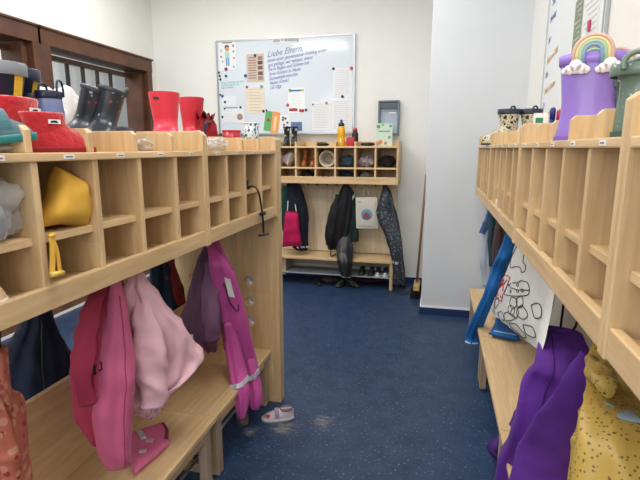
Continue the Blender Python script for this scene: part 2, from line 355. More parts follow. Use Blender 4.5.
# ------------------------------------------------------------------ BENCHES
def bench_y(label, y0, y1, xf, d, dep, zt=.31, board=None, grp=None, endleg=True, rods=True):
    r = thing('bench', label, 'bench', (xf+d*dep/2, (y0+y1)/2, 0), group=grp)
    part('seat', MB().box(xf, xf+d*dep, y0+.0015, y1-.0015, zt-.022, zt), WY, r, bevel=.003)
    for yy in (y0+.03, y1-.075):
        for xx in (xf+d*.012, xf+d*(dep-.05)):
            L = part('leg', MB().box(xx, xx+d*.035, yy, yy+.045, .012, zt-.022), WZg, r, bevel=.003)
            part('foot_glide', MB().lathe([(.014, 0), (.016, .012)], (xx+d*.0175, yy+.022, 0), 12), METAL, L)
        part('leg_crossbar', MB().box(xf+d*.047, xf+d*(dep-.05), yy+.01, yy+.035, .09, .13), WZg, r)
    part('apron', MB().box(xf+d*.016, xf+d*.034, y0+.076, y1-.076, zt-.07, zt-.022), WY, r)
    if rods:
        for xx in (.07, .13, .19, .25): part('shoe_rack_rod', MB().tube([(xf+d*xx, y0+.035, .136), (xf+d*xx, y1-.035, .136)], .006, 8), ALU, r, smooth=True)
    if board: part('backboard', MB().box(xf+d*dep, xf+d*(dep+.02), y0+.0015, y1-.0015, zt-.03, board), WY, r, bevel=.003)
    return r
GB = 'benches of the left coat island'
bench_y('birch bench under the pink overalls, left front', .66, 1.66, -.845, -1, .322, board=.645, grp=GB)
bench_y('birch bench under the mauve jacket beside end panel', 1.66, 2.352, -.845, -1, .322, board=.645, grp=GB)
GB2 = 'benches along the right wall'
bench_y('right wall bench beneath mustard raincoat, nearest', .84, 1.84, .281, 1, .345, grp=GB2)
bench_y('right wall bench in the middle, beneath doodle tote', 1.84, 2.83, .281, 1, .345, grp=GB2)
bench_y('right wall bench farthest, next to projecting wall', 2.83, 3.85, .281, 1, .345, grp=GB2)
r = thing('bench', 'low birch bench with shoe shelf under back cubbies', 'bench', (-1.05, 4.8, 0))
part('seat', MB().box(-1.76, -.385, 4.615, 4.95, .282, .305), WX, r, bevel=.004)
for x in (-.42, -1.745):
    for y in (4.62, 4.90):
        L = part('leg', MB().box(x, x+.032, y, y+.035, .012, .282), WZ, r, bevel=.003); part('foot_glide', MB().lathe([(.012, 0), (.014, .012)], (x+.016, y+.018, 0), 12), METAL, L)
part('leg', MB().box(-1.575, -1.5, 4.66, 4.9, .10, .282), WZg, r, label='grey inner support of the bench')
part('rear_board', MB().box(-1.74, -.39, 4.945, 4.985, .16, .30), wood('x', (190, 178, 160), '_weathered'), r)
sh = part('shoe_shelf', MB().box(-1.74, -.40, 4.64, 4.93, .125, .135), plain('grey shelf', (160, 168, 178), .4, metal=.3), r, bevel=.002)

# ------------------------------------------------------------------ LIGHT + CAMERA
def area(name, loc, rot, sx, sy, e, col=(1, 1, 1)):
    l = bpy.data.lights.new(name, 'AREA'); l.shape = 'RECTANGLE'; l.size = sx; l.size_y = sy; l.energy = e; l.color = col
    o = bpy.data.objects.new(name, l); COL.objects.link(o); o.location = loc; o.rotation_euler = rot
area('ceiling_lamp', (-2.07, 1.35, 3.15), (0, 0, 0), .9, .6, 26, (1, .98, .95))
area('ceiling_lamp', (-.25, .9, 3.15), (0, 0, 0), 1.0, .8, 22, (1, .98, .95))
area('ceiling_lamp', (-.7, 3.2, 3.15), (0, 0, 0), .9, .8, 17, (1, .99, .97))
area('ceiling_lamp', (-2.0, 3.6, 3.15), (0, 0, 0), 1.0, .6, 26, (1, .99, .96))
area('window_daylight', (-1.2, YR+.05, 1.9), (radians(90), 0, 0), 3.0, 1.6, 48, (.93, .97, 1))
area('neighbour_room_fill', (XL-.85, 3.0, 3.1), (0, 0, 0), .8, 3.5, 40, (.97, .99, 1))  # unseen fill light, added so the wall behind the panes isn't dark
w = bpy.data.worlds.new('World'); S.world = w; w.use_nodes = True
w.node_tree.nodes['Background'].inputs[0].default_value = (.8, .88, 1, 1); w.node_tree.nodes['Background'].inputs[1].default_value = .4
cam = bpy.data.cameras.new('camera'); co = bpy.data.objects.new('camera', cam); COL.objects.link(co); S.camera = co
cam.sensor_width = 36; cam.lens = FPX/640*36; cam.clip_start = .02
co.location = CAM; co.rotation_euler = (pi/2-PIT, 0, YAW)
S.view_settings.view_transform = 'Standard'; S.view_settings.look = 'None'; S.view_settings.exposure = .26

# ------------------------------------------------------------------ CLOTH
class Cloth:
    """hanging cloth: stacked closed cross-sections with folds. rows: (y, xl, xr, c, thick) measured on plane ax=c"""
    def __init__(s, ax, rows, folds=5, amp=.28, seed=0, n=46, m=72, wrinkle=.006, hem=.03, front=None):
        s.m = m; s.n = n; s.hem = hem; s.R = catmull([tuple(map(float, r)) for r in rows], n); s.fr = []
        s.folds, s.amp, s.seed, s.wr = folds, amp, seed, wrinkle
        for y, xl, xr, c, th in s.R:
            P = at(ax, c, (xl+xr)/2, y); v = Vector((P.x, P.y, 0)).normalized(); W = Vector((v.y, -v.x, 0))
            s.fr.append((P, W, v, max(.004, (xr-xl)/2*depth(P)/FPX), th))
    def S(s, t, th, off=0):
        k = min(max(t, 0), 1)*s.n; i = min(int(k), s.n-1); u = k-i
        A, B = s.fr[i], s.fr[i+1]; P = A[0].lerp(B[0], u); W = A[1].lerp(B[1], u); T = A[2]; hw = A[3]*(1-u)+B[3]*u; d = A[4]*(1-u)+B[4]*u
        c, q = cos(th), sin(th); e = (abs(q)**.75)*(1 if q > 0 else -1)
        ph = s.seed*1.7+t*1.1
        f = sin(s.folds*th+ph+.8*sin(t*5+s.seed))*.6+sin((s.folds*1.9)*th-ph*1.3+2*t)*.4
        amp = s.amp*min(1, .35+t*1.1)
        x = hw*c*(1+.05*amp*f); y = d*e*(1+amp*f*(.4+.6*abs(q)))-0
        X = P+W*x+T*y
        nv = noise.noise_vector(X*11+Vector((s.seed*3.1, 0, 0)))*s.wr+noise.noise_vector(X*27+Vector((0, s.seed, 0)))*s.wr*.5
        X = X+nv
        rg = max(0, 1-2.6*abs(noise.noise(Vector((X.x*8, X.y*8, X.z*4.5+X.x*3))+Vector((s.seed*5.3, 0, 0)))))**2
        X = X+(W*c*.6+T*q)*s.wr*1.9*rg*min(1, t*6)
        if off: o = (W*c*.5+T*q); X += o.normalized()*off
        return X
    def mb(s):
        rings = [[s.S(i/s.n, 2*pi*j/s.m) for j in range(s.m)] for i in range(s.n+1)]
        b = MB().loft(rings, False, False)
        for ring, dz in ((0, .012), (s.n, s.hem)):
            base = ring*s.m; c = sum((b.v[base+j] for j in range(s.m)), Vector())/s.m; mid = len(b.v)
            for j in range(s.m): b.v.append(b.v[base+j].lerp(c, .25)+Vector((0, 0, dz*.6)))
            b.v.append(c+Vector((0, 0, dz)))
            for j in range(s.m):
                k = (j+1) % s.m; b.f.append((base+j, base+k, mid+k, mid+j)); b.f.append((mid+j, mid+k, mid+s.m))
        return b
    def patch(s, u0, u1, t0, t1, slope=0, off=.004, nu=20, nt=3):
        "raised strip on the camera-facing half; u from -1 (left) to 1 (right), t from 0 (top) to 1"
        vs, fs = [], []
        for o in (off, .0008):
            for a in range(nt+1):
                for b_ in range(nu+1):
                    u = u0+(u1-u0)*b_/nu; t = t0+(t1-t0)*a/nt+slope*u; vs.append(s.S(t, -acos(max(-.999, min(.999, u))), o))
        w = nu+1; h = w*(nt+1)
        for a in range(nt):
            for b_ in range(nu):
                i = a*w+b_; fs.append((i, i+1, i+w+1, i+w)); fs.append((h+i, h+i+w, h+i+w+1, h+i+1))
        for b_ in range(nu): fs.append((b_, h+b_, h+b_+1, b_+1)); q = nt*w+b_; fs.append((q, q+1, h+q+1, h+q))
        for a in range(nt): q = a*w; fs.append((q, q+w, h+q+w, h+q)); q = a*w+nu; fs.append((q, h+q, h+q+w, q+w))
        return MB().add(vs, fs)
    def line(s, uts, r=.002, n=20, off=.003):
        pts = [s.S(t, -acos(max(-.999, min(.999, u))), off) for u, t in catmull(uts, n)] if len(uts) > 2 else [s.S(t, -acos(max(-.99, min(.99, u))), off) for u, t in [(uts[0][0]+(uts[1][0]-uts[0][0])*k/n, uts[0][1]+(uts[1][1]-uts[0][1])*k/n) for k in range(n+1)]]
        return MB().tube(pts, r, 6)
def pillow(corners, thick, n=22, seed=0, wr=.006):
    a, b, c_, d = [Vector(p) for p in corners]  # TL TR BR BL
    nn = (b-a).cross(d-a).normalized()
    def F(u, v, s_=1, off=0):
        P = a.lerp(b, u).lerp(d.lerp(c_, u), v); k = (max(0, (1-(2*u-1)**4)*(1-(2*v-1)**4)))**.5
        return P+nn*s_*(thick*k*(1+.35*noise.noise(P*9+Vector((seed, 0, 0)))))+nn*off+noise.noise_vector(P*9+Vector((seed, 1, 0)))*wr
    mb = MB(); w = n+1
    for s_ in (1, -1): mb.add([F(i/n, j/n, s_) for j in range(w) for i in range(w)], [(j*w+i, j*w+i+1, (j+1)*w+i+1, (j+1)*w+i) for j in range(n) for i in range(n)])
    h = w*w
    edge = [(i, 0) for i in range(n)]+[(n, j) for j in range(n)]+[(n-i, n) for i in range(n)]+[(0, n-j) for j in range(n)]
    for k in range(len(edge)): i, j = edge[k]; p, q = edge[(k+1) % len(edge)]; mb.f.append((j*w+i, h+j*w+i, h+q*w+p, q*w+p))
    return mb, F
def garment(name, label, cat, cl, mat, group=None):
    P = cl.fr[0][0]; r = thing(name, label, cat, tuple(P), group=group)
    if P.y > 4.4: H = Vector((P.x, 4.785, 1.04))
    elif P.x < -1.2: H = Vector((-1.315, P.y, 1.035))
    elif P.x < 0: H = Vector((-.955, P.y, 1.035))
    else: H = Vector((.438, P.y, 1.038))
    if P.z < 1.03: part('hanging_loop', MB().tube([P-Vector((0, 0, .02)), (P+H)/2, H], .004, 6), BLACK, r, smooth=True)
    return r
def sleeve(ax, pts, seed=0, n=34, m=32, flat=.75, wr=.006, capin=True):
    "pts: (x, y, c, radius_px)"
    R = catmull([tuple(map(float, p)) for p in pts], n); C = []; rr = []
    for x, y, c, q in R: P = at(ax, c, x, y); C.append(P); rr.append(q*depth(P)/FPX)
    rings = []
    for i in range(n+1):
        d = (C[min(i+1, n)]-C[max(i-1, 0)]).normalized(); v = Vector((C[i].x, C[i].y, 0)).normalized(); a = d.cross(v).normalized(); b = a.cross(d).normalized()
        ring = []
        for j in range(m):
            th = 2*pi*j/m; k = 1+.07*sin(3*th+seed+i*.12)+.02*sin(i*.7+seed)*cos(th*2)
            X = C[i]+a*cos(th)*rr[i]*k+b*sin(th)*rr[i]*flat*k
            X = X+(a*cos(th)+b*sin(th))*wr*1.2*max(0, 1-2.6*abs(noise.noise(X*10+Vector((seed*3, 0, 0)))))**2
            ring.append(X+noise.noise_vector(X*14+Vector((seed, 0, 0)))*wr)
        rings.append(ring)
    mb = MB().loft(rings, False, False)
    for ring, q in ((0, 1), (n, n-1)):
        base = ring*m; c = C[ring].lerp(C[q], .8); k = len(mb.v); mb.v.append(c)
        for j in range(m): mb.f.append((base+j, base+(j+1) % m, k))
    return mb
def P_(nm, mb, mat, r, **k): return part(nm, mb, mat, r, smooth=True, **k)
REF = plain('reflective tape', (196, 202, 208), .35, metal=.3)

# ---- left island, near bench
xa = -.985
c = Cloth('x', [(300, 126, 150, xa, .03), (330, 78, 122, xa, .05)][:0]+[(352, -12, 6, xa, .03), (392, -14, 8, xa, .05), (404, -16, 19, xa, .06), (425, -20, 22, xa, .06), (455, -24, 25, xa, .06), (490, -28, 27, xa, .055), (520, -28, 26, xa, .05)], seed=3, folds=4)
g = garment('coat', 'orange floral coat cut by the left edge above the bench', 'coat', c, None)
P_('body', c.mb(), dots('coral floral cloth', (184, 100, 80), (146, 44, 46), 34, .24, .36, spot2=(198, 138, 110)), g)
P_('sleeve', sleeve('x', [(-6, 400, xa+.05, 6), (4, 425, xa+.06, 7), (10, 455, xa+.06, 8), (12, 490, xa+.05, 8)], 2), MC['coral floral cloth'], g)
# far side navy jacket
xf = -1.32
c = Cloth('x', [(285, 26, 46, xf, .03), (318, 24, 50, xf, .05), (345, 10, 60, xf, .06), (372, 0, 70, xf, .06), (402, -8, 76, xf, .06), (440, -12, 80, xf, .05), (465, -12, 82, xf, .04)], seed=5)
NAVY = fabric('navy cloth', (22, 32, 54), var=.3)
g = garment('jacket', 'dark navy jacket on far side, showing above the bench backboard', 'jacket', c, None); P_('body', c.mb(), NAVY, g); P_('zip', c.line([(.2, .15), (.2, .6), (.2, .97)], .003), BLACK, g)
# dark pink jacket
DPK = fabric('raspberry cloth', (172, 56, 86)); xb_ = -1.0
c = Cloth('x', [(262, 104, 118, xb_, .03), (285, 100, 123, xb_, .04), (305, 86, 126, xb_, .055), (335, 78, 124, xb_, .06), (365, 75, 118, xb_, .06), (395, 75, 114, xb_, .055), (420, 80, 110, xb_, .05), (438, 92, 106, xb_, .035)], seed=8, folds=4, wrinkle=.009)
g = garment('jacket', 'dark raspberry quilted jacket hanging left of pale pink jacket', 'jacket', c, None); P_('body', c.mb(), DPK, g)
P_('sleeve', sleeve('x', [(104, 282, xb_+.03, 3), (95, 303, xb_+.045, 8), (86, 335, xb_+.06, 9), (82, 370, xb_+.06, 9), (86, 402, xb_+.05, 8)], 5), DPK, g); P_('hanging_loop', c.line([(0, .0), (.3, .06), (.1, .12)], .003), BLACK, g)
# pink rain dungarees
PK = fabric('candy pink rubber cloth', (212, 104, 146), rough=.5, var=.12); xc = -.925
c = Cloth('x', [(272, 112, 118, xc, .012), (300, 110, 124, xc, .02), (325, 106, 127, xc, .035), (350, 101, 131, xc, .045), (385, 97, 133, xc, .05), (412, 95, 132, xc, .045), (436, 98, 131, xc, .04), (454, 103, 131, xc, .035), (464, 109, 130, xc, .025)], seed=2, folds=3, amp=.22, wrinkle=.005)
g = garment('rain_dungarees', 'candy pink rain dungarees with black buckles, leg lying on bench', 'dungarees', c, None)
P_('leg', c.mb(), PK, g)
zb = .335; FC = [at('z', zb, 128, 438), at('z', zb, 163, 421), at('z', zb, 172, 442), at('z', zb, 133, 474)]
mb, FF = pillow(FC, .022, 22, 6, .010); P_('leg', mb, PK, g)
fs = 1 if FF(.5, .5, 1).z > FF(.5, .5, -1).z else -1
for ln in (((.30, .10), (.38, .42)), ((.42, .48), (.60, .62)), ((.20, .66), (.36, .80))):
    pts = [FF(ln[0][0]+(ln[1][0]-ln[0][0])*k/6, ln[0][1]+(ln[1][1]-ln[0][1])*k/6, fs, fs*.001) for k in range(7)]
    P_('reflective_strip', MB().tube(pts, .010, 8, .25), REF, g)
P_('cuff_opening', MB().tube(spath([FF(.93, .2, fs), FF(.985, .5, fs), FF(.93, .85, fs)]), .007, 8), plain('dark pink inside', (120, 40, 70)), g)
st = P_('strap', MB().tube(spath([at('x', -.98, 113, 275), at('x', -.95, 101, 320), at('x', -.93, 96, 360), at('x', -.935, 94, 392)]), .011, 10, .3), DPK, g)
bk = at('x', -.925, 98, 368); part('buckle', MB().tube([bk+Vector(v)*.011 for v in ((0, -1.3, -1), (0, 1.3, -1), (0, 1.3, 1), (0, -1.3, 1), (0, -1.3, -1))], .003, 6).tube([bk+Vector((0, 0, -.011)), bk+Vector((0, 0, .011))], .0025, 6), BLACK, st)
P_('seam', c.line([(.35, .1), (.5, .4), (.45, .8), (.3, .98)], .0012), DPK, g)
# pale pink jacket
LPK = fabric('pale pink satin', (236, 190, 200), rough=.45, var=.1); xd = -.915
c = Cloth('x', [(262, 130, 141, -.95, .03), (278, 127, 144, xd, .035), (292, 122, 154, xd, .045), (310, 121, 167, xd, .055), (330, 121, 181, xd, .06), (348, 122, 193, xd, .06), (361, 123, 200, xd, .055), (374, 125, 193, xd, .055), (388, 128, 177, xd, .05), (402, 132, 166, xd, .045), (411, 139, 160, xd, .035), (415, 146, 154, xd, .025)], seed=11, folds=4, amp=.34, wrinkle=.010)
g = garment('jacket', 'pale pink shiny jacket hanging over the left bench', 'jacket', c, None, ); P_('body', c.mb(), LPK, g)
P_('sleeve', sleeve('x', [(139, 282, -.91, 3), (143, 305, -.885, 9), (147, 335, -.875, 13), (151, 365, -.87, 15), (152, 390, -.87, 13), (150, 408, -.875, 9)], 3, wr=.009, flat=.5), LPK, g)
P_('hem', c.line([(-.8, .86), (-.2, .90), (.4, .80), (.9, .62)], .003), LPK, g)
P_('zip', c.line([(.1, .12), (.05, .5), (.1, .95)], .0022), plain('pink zip', (206, 130, 150)), g)
# jackets on the far side beyond the pink ones
c = Cloth('x', [(240, 152, 166, xf, .03), (262, 150, 172, xf, .05), (290, 150, 182, xf, .06), (318, 151, 186, xf, .06), (345, 152, 188, xf, .05)], seed=4)
g = garment('jacket', 'dark navy and rust red jacket behind the island by end panel', 'jacket', c, None); P_('body', c.mb(), NAVY, g)
RUST = fabric('rust red cloth', (120, 34, 26))
P_('sleeve', sleeve('x', [(169, 258, xf+.05, 4), (174, 285, xf+.06, 6), (180, 310, xf+.06, 7), (184, 335, xf+.05, 7)], 2), RUST, g)
# mauve jacket
MV = fabric('mauve grey cloth', (104, 72, 96)); xe = -1.0
c = Cloth('x', [(232, 206, 216, xe, .03), (248, 203, 218, xe, .04), (268, 196, 220, xe, .05), (292, 189, 221, xe, .06), (318, 180, 220, xe, .06), (330, 183, 219, xe, .055), (342, 194, 218, xe, .05), (349, 204, 217, xe, .04)], seed=6, folds=4, wrinkle=.007)
g = garment('jacket', 'grey mauve jacket hanging beside the magenta rain dungarees', 'jacket', c, None); P_('body', c.mb(), MV, g)
P_('sleeve', sleeve('x', [(213, 250, -.975, 2.5), (212, 265, -.96, 6), (211, 288, -.95, 8), (210, 315, -.945, 9), (211, 340, -.95, 8)], 9), plain('mauve sleeve cloth', (128, 88, 122), .7, bump=.2, bscale=35, var=.12), g)  # sleeve cloth is a lighter mauve than the body
part('care_label', c.patch(-.75, -.42, .70, .86, 0, .004, 6), WHITE, g)
# magenta rain dungarees
MG = fabric('magenta rubber cloth', (204, 88, 162), rough=.5, var=.12); xg = -.90
RW = [(232, 210, 217, -.96, .02), (246, 208, 220, -.94, .03), (262, 210, 227, xg, .035), (280, 212, 236, xg, .038), (300, 215, 242, xg, .038), (320, 219, 247, xg, .038), (345, 224, 252, xg, .038), (362, 228, 255, xg, .034), (374, 232, 256, -.89, .02)]
c = Cloth('x', RW, seed=1, folds=3, amp=.2, wrinkle=.004)
g = garment('rain_dungarees', 'magenta rain dungarees hanging off the bench by end panel', 'dungarees', c, None); P_('body', c.mb(), MG, g)
L1 = Cloth('x', [(325, 224, 232, xg, .006), (345, 225, 240, xg, .03), (365, 228, 245, -.885, .038), (385, 231, 248, -.86, .04), (400, 233.5, 249, -.85, .038), (410, 236, 247.5, -.845, .03), (417, 238, 245.5, -.845, .02)], seed=4, folds=4, amp=.25, n=30, m=44, wrinkle=.003)
L2 = Cloth('x', [(318, 238, 244, xg, .006), (338, 237, 251, xg, .03), (358, 241, 256, -.87, .038), (378, 245, 260, -.845, .04), (392, 247, 262, -.83, .036), (402, 249, 262, -.825, .028), (408, 252, 260, -.825, .02)], seed=7, folds=4, amp=.25, n=30, m=44, wrinkle=.003)
for L, sl in ((L1, -.035), (L2, -.035)):
    o = P_('leg', L.mb(), MG, g); part('reflective_strip', L.patch(-.97, .97, .44, .475, sl, .008), REF, o)
part('label_patch', c.patch(.12, .52, .34, .46, .03, .005, 8), WHITE, g)
P_('strap', MB().tube(spath([at('x', -.93, 214, 238), at('x', -.87, 226, 258), at('x', -.85, 236, 280), at('x', -.86, 240, 305)]), .010, 10, .3), plain('magenta strap', (170, 64, 128), .6), g)
P_('pocket_opening', c.line([(.0, .38), (.12, .50), (.42, .56), (.62, .52)], .0035), plain('dark plum', (96, 36, 76)), g)

# ---- right wall
# purple jacket
PU = fabric('violet cloth', (94, 44, 142), rough=.8, var=.16); 
c = Cloth('x', [(330, 542, 578, .43, .018), (336, 541, 581, .425, .03), (350, 539, 587, .42, .045), (368, 537, 589, .415, .055), (377, 530, 589, .41, .06), (390, 524, 588, .405, .065), (412, 520, 586, .40, .065), (440, 514, 584, .40, .065), (470, 501, 582, .40, .065), (505, 494, 580, .40, .06)], seed=9, folds=5, amp=.22, wrinkle=.0045)
g = garment('jacket', 'violet softshell jacket hanging over the right bench', 'jacket', c, None); P_('body', c.mb(), PU, g)
P_('sleeve', sleeve('x', [(532, 396, .39, 4), (527, 410, .375, 8), (521, 428, .365, 11), (509, 444, .355, 12), (497, 455, .345, 11)], 4, wr=.004, flat=.6), PU, g)
P_('sleeve', sleeve('x', [(584, 352, .41, 3), (578, 372, .395, 9), (568, 398, .38, 14), (555, 430, .37, 20), (545, 460, .365, 25), (540, 495, .36, 28)], 8, wr=.005, flat=.4), PU, g)
P_('hanging_loop', MB().tube(spath([at('x', .43, 572, 332), at('x', .45, 577, 322), at('x', .47, 580, 300)]), .004, 6), BLACK, g)
o = P_('cuff', sleeve('x', [(502, 448, .34, 11), (494, 456, .335, 13), (488, 461, .335, 12)], 1, n=8), plain('violet dark cuff', (70, 26, 110), .8), g)
P_('cuff_tab', MB().tube([at('x', .322, 501, 452), at('x', .322, 517, 436)], .010, 8, .35), BLACK, g)
P_('zip', c.line([(-.35, .1), (-.3, .4), (-.32, .7), (-.3, .95)], .002), plain('violet zip', (58, 20, 96)), g)
# mustard raincoat
MU = dots('mustard dotted rubber', (190, 158, 78), (116, 90, 44), 48, .19, .24, rough=.45, bump=.25)
c = Cloth('x', [(338, 596, 606, .50, .03), (360, 590, 612, .47, .05), (385, 592, 640, .45, .07), (410, 590, 668, .44, .08), (440, 585, 690, .43, .085), (475, 581, 705, .43, .085), (510, 578, 715, .43, .08)], seed=13, folds=5, amp=.12, wrinkle=.004)
g = garment('raincoat', 'mustard yellow raincoat with brown specks, right edge of photo', 'raincoat', c, None); P_('body', c.mb(), MU, g)
P_('hood', sleeve('x', [(590, 358, .42, 4), (593, 370, .40, 8), (600, 380, .385, 12), (606, 388, .38, 9)], 6, wr=.010, flat=.9), MU, g)
P_('sleeve', sleeve('x', [(592, 392, .42, 6), (588, 420, .41, 9), (584, 450, .40, 11), (582, 492, .40, 12)], 6), MU, g)
part('reflective_strip', c.patch(-.42, .6, .385, .425, .05, .02), plain('pale blue tape', (166, 194, 214), .4), g)
# tote bag with doodles
TL, TR, BR, BL = at('x', .40, 521, 238), at('x', .37, 560, 274), at('x', .355, 542, 353), at('x', .375, 490, 312)
mb, F = pillow([TL, TR, BR, BL], .022, seed=3)
sgn = 1 if (TR-TL).cross(BL-TL).dot(CAM-TL) > 0 else -1
g = thing('tote_bag', 'white cotton tote bag printed with food outlines', 'tote bag', tuple(at('x', .42, 530, 300)))
P_('bag_body', mb, fabric('white cotton', (222, 220, 216), var=.06), g)
INK = plain('black print', (34, 32, 34), .7); RED = plain('red print', (186, 34, 44), .7)
def doodle(pts, m=INK, r=.0016, close=False, nm='food_outline', n=None):
    q = [F(u, v, sgn, sgn*.002) for u, v in (catmull(pts+([pts[0]] if close else []), n or len(pts)*5))]
    P_(nm, MB().tube(q, r, 5), m, g)
def circ(u, v, ru, rv, k=10): return [(u+ru*cos(2*pi*i/k), v+rv*sin(2*pi*i/k)) for i in range(k)]
doodle([(.04, .06), (.2, .03), (.34, .08), (.42, .16), (.52, .14), (.56, .2), (.48, .25), (.36, .22), (.2, .28), (.08, .2)], close=True)   # drumstick
doodle([(.30, .48), (.62, .30), (.74, .36), (.70, .46), (.34, .60)], close=True); doodle([(.30, .48), (.50, .46), (.73, .37)])             # cheese
for u, v in ((.42, .52), (.55, .46), (.64, .42), (.5, .4)): doodle(circ(u, v, .022, .018, 6), close=True)
for u, v, q in ((.55, .62, .07), (.66, .56, .07), (.74, .66, .08), (.64, .72, .07), (.56, .72, .06)): doodle(circ(u, v, q, q), close=True)    # broccoli
doodle([(.54, .77), (.44, .86), (.52, .92), (.66, .79)], close=True)
doodle([(.82, .50), (.92, .44), (.96, .56), (.90, .62)], close=True)
doodle([(.60, .90), (.72, .86), (.86, .92), (.80, .97), (.66, .96)], close=True); doodle([(.30, .90), (.38, .84), (.46, .94), (.34, .97)], close=True)
doodle([(.10, .74), (.2, .70), (.26, .78), (.18, .86), (.1, .83)], close=True); doodle([(.8, .8), (.9, .74), (.95, .84), (.86, .88)], close=True)
doodle([(.06, .34), (.06, .64), (.30, .70), (.34, .40)][:0] or [(.06, .40), (.30, .38)], RED, .0022, nm='logo_frame', n=6)
for a, b in (((.30, .38), (.31, .72)), ((.31, .72), (.06, .72)), ((.06, .72), (.06, .40))): doodle([a, b], RED, .0022, nm='logo_frame', n=6)
for a, b, r_ in (((.12, .45), (.12, .57), .0045), ((.14, .51), (.23, .44), .0035), ((.15, .51), (.24, .575), .0045)): doodle([a, b], RED, r_, nm='logo_letter', n=4)
pa, pb, pc = F(.085, .685, sgn, sgn*.003), F(.29, .685, sgn, sgn*.003), F(.085, .60, sgn, sgn*.003)
text('logo_word', 'Kaufland', (pc-pa).length*.7, pa+(CAM-pa).normalized()*.006, pb-pa, pc-pa, RED, g, wid=(pb-pa).length)
hk = at('x', .49, 538, 236)
for q in (.25, .6): P_('handle', MB().tube(spath([F(q, .02, sgn), (F(q, .02, sgn)+hk)/2+Vector((0, .01, .01)), hk]), .009, 8, .35), MC['white cotton'], g)
# blue rain trousers
BL_ = fabric('bright blue cloth', (20, 96, 164), rough=.6)
c = Cloth('x', [(214, 511, 519, .46, .015), (240, 504, 515, .43, .025), (255, 498, 511, .39, .025), (270, 492, 505, .37, .025), (288, 486, 498, .34, .025), (305, 479, 491, .31, .025), (322, 471, 484, .28, .03), (335, 466, 479, .26, .03), (343, 466, 477, .255, .02)], seed=4, folds=4, amp=.3, wrinkle=.003)
g = garment('rain_trousers', 'bright blue rain trousers hanging beside the doodle tote', 'trousers', c, None); P_('leg', c.mb(), BL_, g)
mb, FB = pillow([at('z', .335, 498, 312), at('z', .335, 511, 315), at('z', .335, 521, 341), at('z', .335, 489, 334)], .025, 18, 3, .008); P_('leg', mb, BL_, g)
fb = 1 if FB(.5, .5, 1).z > FB(.5, .5, -1).z else -1; P_('hem_tape', MB().tube([FB(u/8, .93, fb, fb*.002) for u in range(1, 8)], .006, 6, .4), plain('pale blue hem', (160, 196, 222), .5), g)
part('hem_tape', c.patch(-.97, .9, .955, .985, 0, .005), plain('pale blue hem', (160, 196, 222), .5), g)
# far garments near the projecting wall
Yr = 3.50
def small(name, label, cat, ax, rows, mat, sl=None, seed=0, extra=None):
    c = Cloth(ax, rows, seed=seed, folds=4, n=24, m=40, wrinkle=.005); g = garment(name, label, cat, c, None); P_('body', c.mb(), mat, g)
    for k in (sl or []): P_('sleeve', sleeve(ax, k, seed), mat, g)
    return g, c
DEN = fabric('denim', (70, 98, 142))
small('jacket', 'pale grey jacket with denim blue sleeves at far end of right coat row', 'jacket', 'y', [(205, 486, 494, Yr, .03), (225, 484, 496, Yr, .04), (245, 482, 495, Yr, .05), (268, 481, 493, Yr, .05), (286, 483, 491, Yr, .04)], fabric('pale grey cloth', (172, 182, 196)), seed=3)
gg = [o for o in COL.objects if o.name.startswith('jacket') and o.parent is None][-1]
P_('sleeve', sleeve('y', [(491, 210, Yr-.03, 3), (487, 222, Yr-.04, 3), (482, 233, Yr-.04, 2.6)], 1), DEN, gg)
small('jacket', 'dark teal jacket in the far right coat row', 'jacket', 'y', [(205, 491, 500, 3.3, .03), (225, 489, 502, 3.3, .05), (245, 489, 502, 3.3, .05), (266, 490, 500, 3.3, .04)], fabric('teal cloth', (30, 62, 74)), seed=5)
small('jacket', 'brown jacket hanging left of the blue rain trousers', 'jacket', 'y', [(215, 499, 508, 3.05, .03), (235, 495, 510, 3.05, .05), (256, 493, 510, 3.05, .06), (280, 493, 507, 3.05, .04)], fabric('brown cloth', (76, 56, 56)), seed=6)

# ---- back wall coats
yb = 4.74
g, c = small('coat', 'black and dark green coat on back wall behind the pink bag', 'coat', 'y', [(184, 287, 300, yb, .04), (195, 284, 304, yb, .05), (215, 283, 308, yb, .06), (235, 284, 308, yb, .06), (250, 296, 308, yb, .05)], fabric('ink navy cloth', (18, 24, 40)), seed=1)
part('reflective_strip', c.patch(-.4, .97, .90, .93, 0, .005), REF, g); P_('sleeve', sleeve('y', [(286, 186, yb-.05, 3), (283, 200, yb-.06, 4), (282, 225, yb-.06, 4)], 1), fabric('dark green cloth', (22, 58, 52)), g)
mb, F2 = pillow([at('y', 4.66, 285.5, 211), at('y', 4.66, 298.5, 212), at('y', 4.66, 302, 246), at('y', 4.66, 282, 247)], .05, 16, 4, .006)
g = thing('drawstring_bag', 'magenta drawstring bag hanging on the back wall', 'bag', tuple(at('y', 4.66, 292, 243)))
PKB = fabric('magenta cotton', (186, 20, 84)); P_('bag_body', mb, PKB, g)
P_('cord', MB().tube(spath([F2(.15, 0), at('y', 4.7, 288.5, 196), at('y', 4.76, 290.5, 186)]), .005, 6).tube(spath([F2(.85, 0), at('y', 4.7, 294, 198), at('y', 4.76, 291, 186)]), .005, 6), plain('white cord', (214, 214, 208)), g)
BK = fabric('black cloth', (24, 24, 28), rough=.6)
g, c = small('coat', 'black hooded coat hanging in the middle of back wall', 'coat', 'y', [(184, 344, 348, yb, .03), (192, 340, 352, yb, .05), (205, 336, 352, yb, .06), (222, 331, 350, yb, .07), (238, 327, 348, yb, .07), (249, 328, 346, yb, .06)], BK, [[(339, 195, yb-.05, 3), (334, 212, yb-.07, 4.5), (331, 230, yb-.07, 5), (330, 245, yb-.06, 4)]], seed=2)

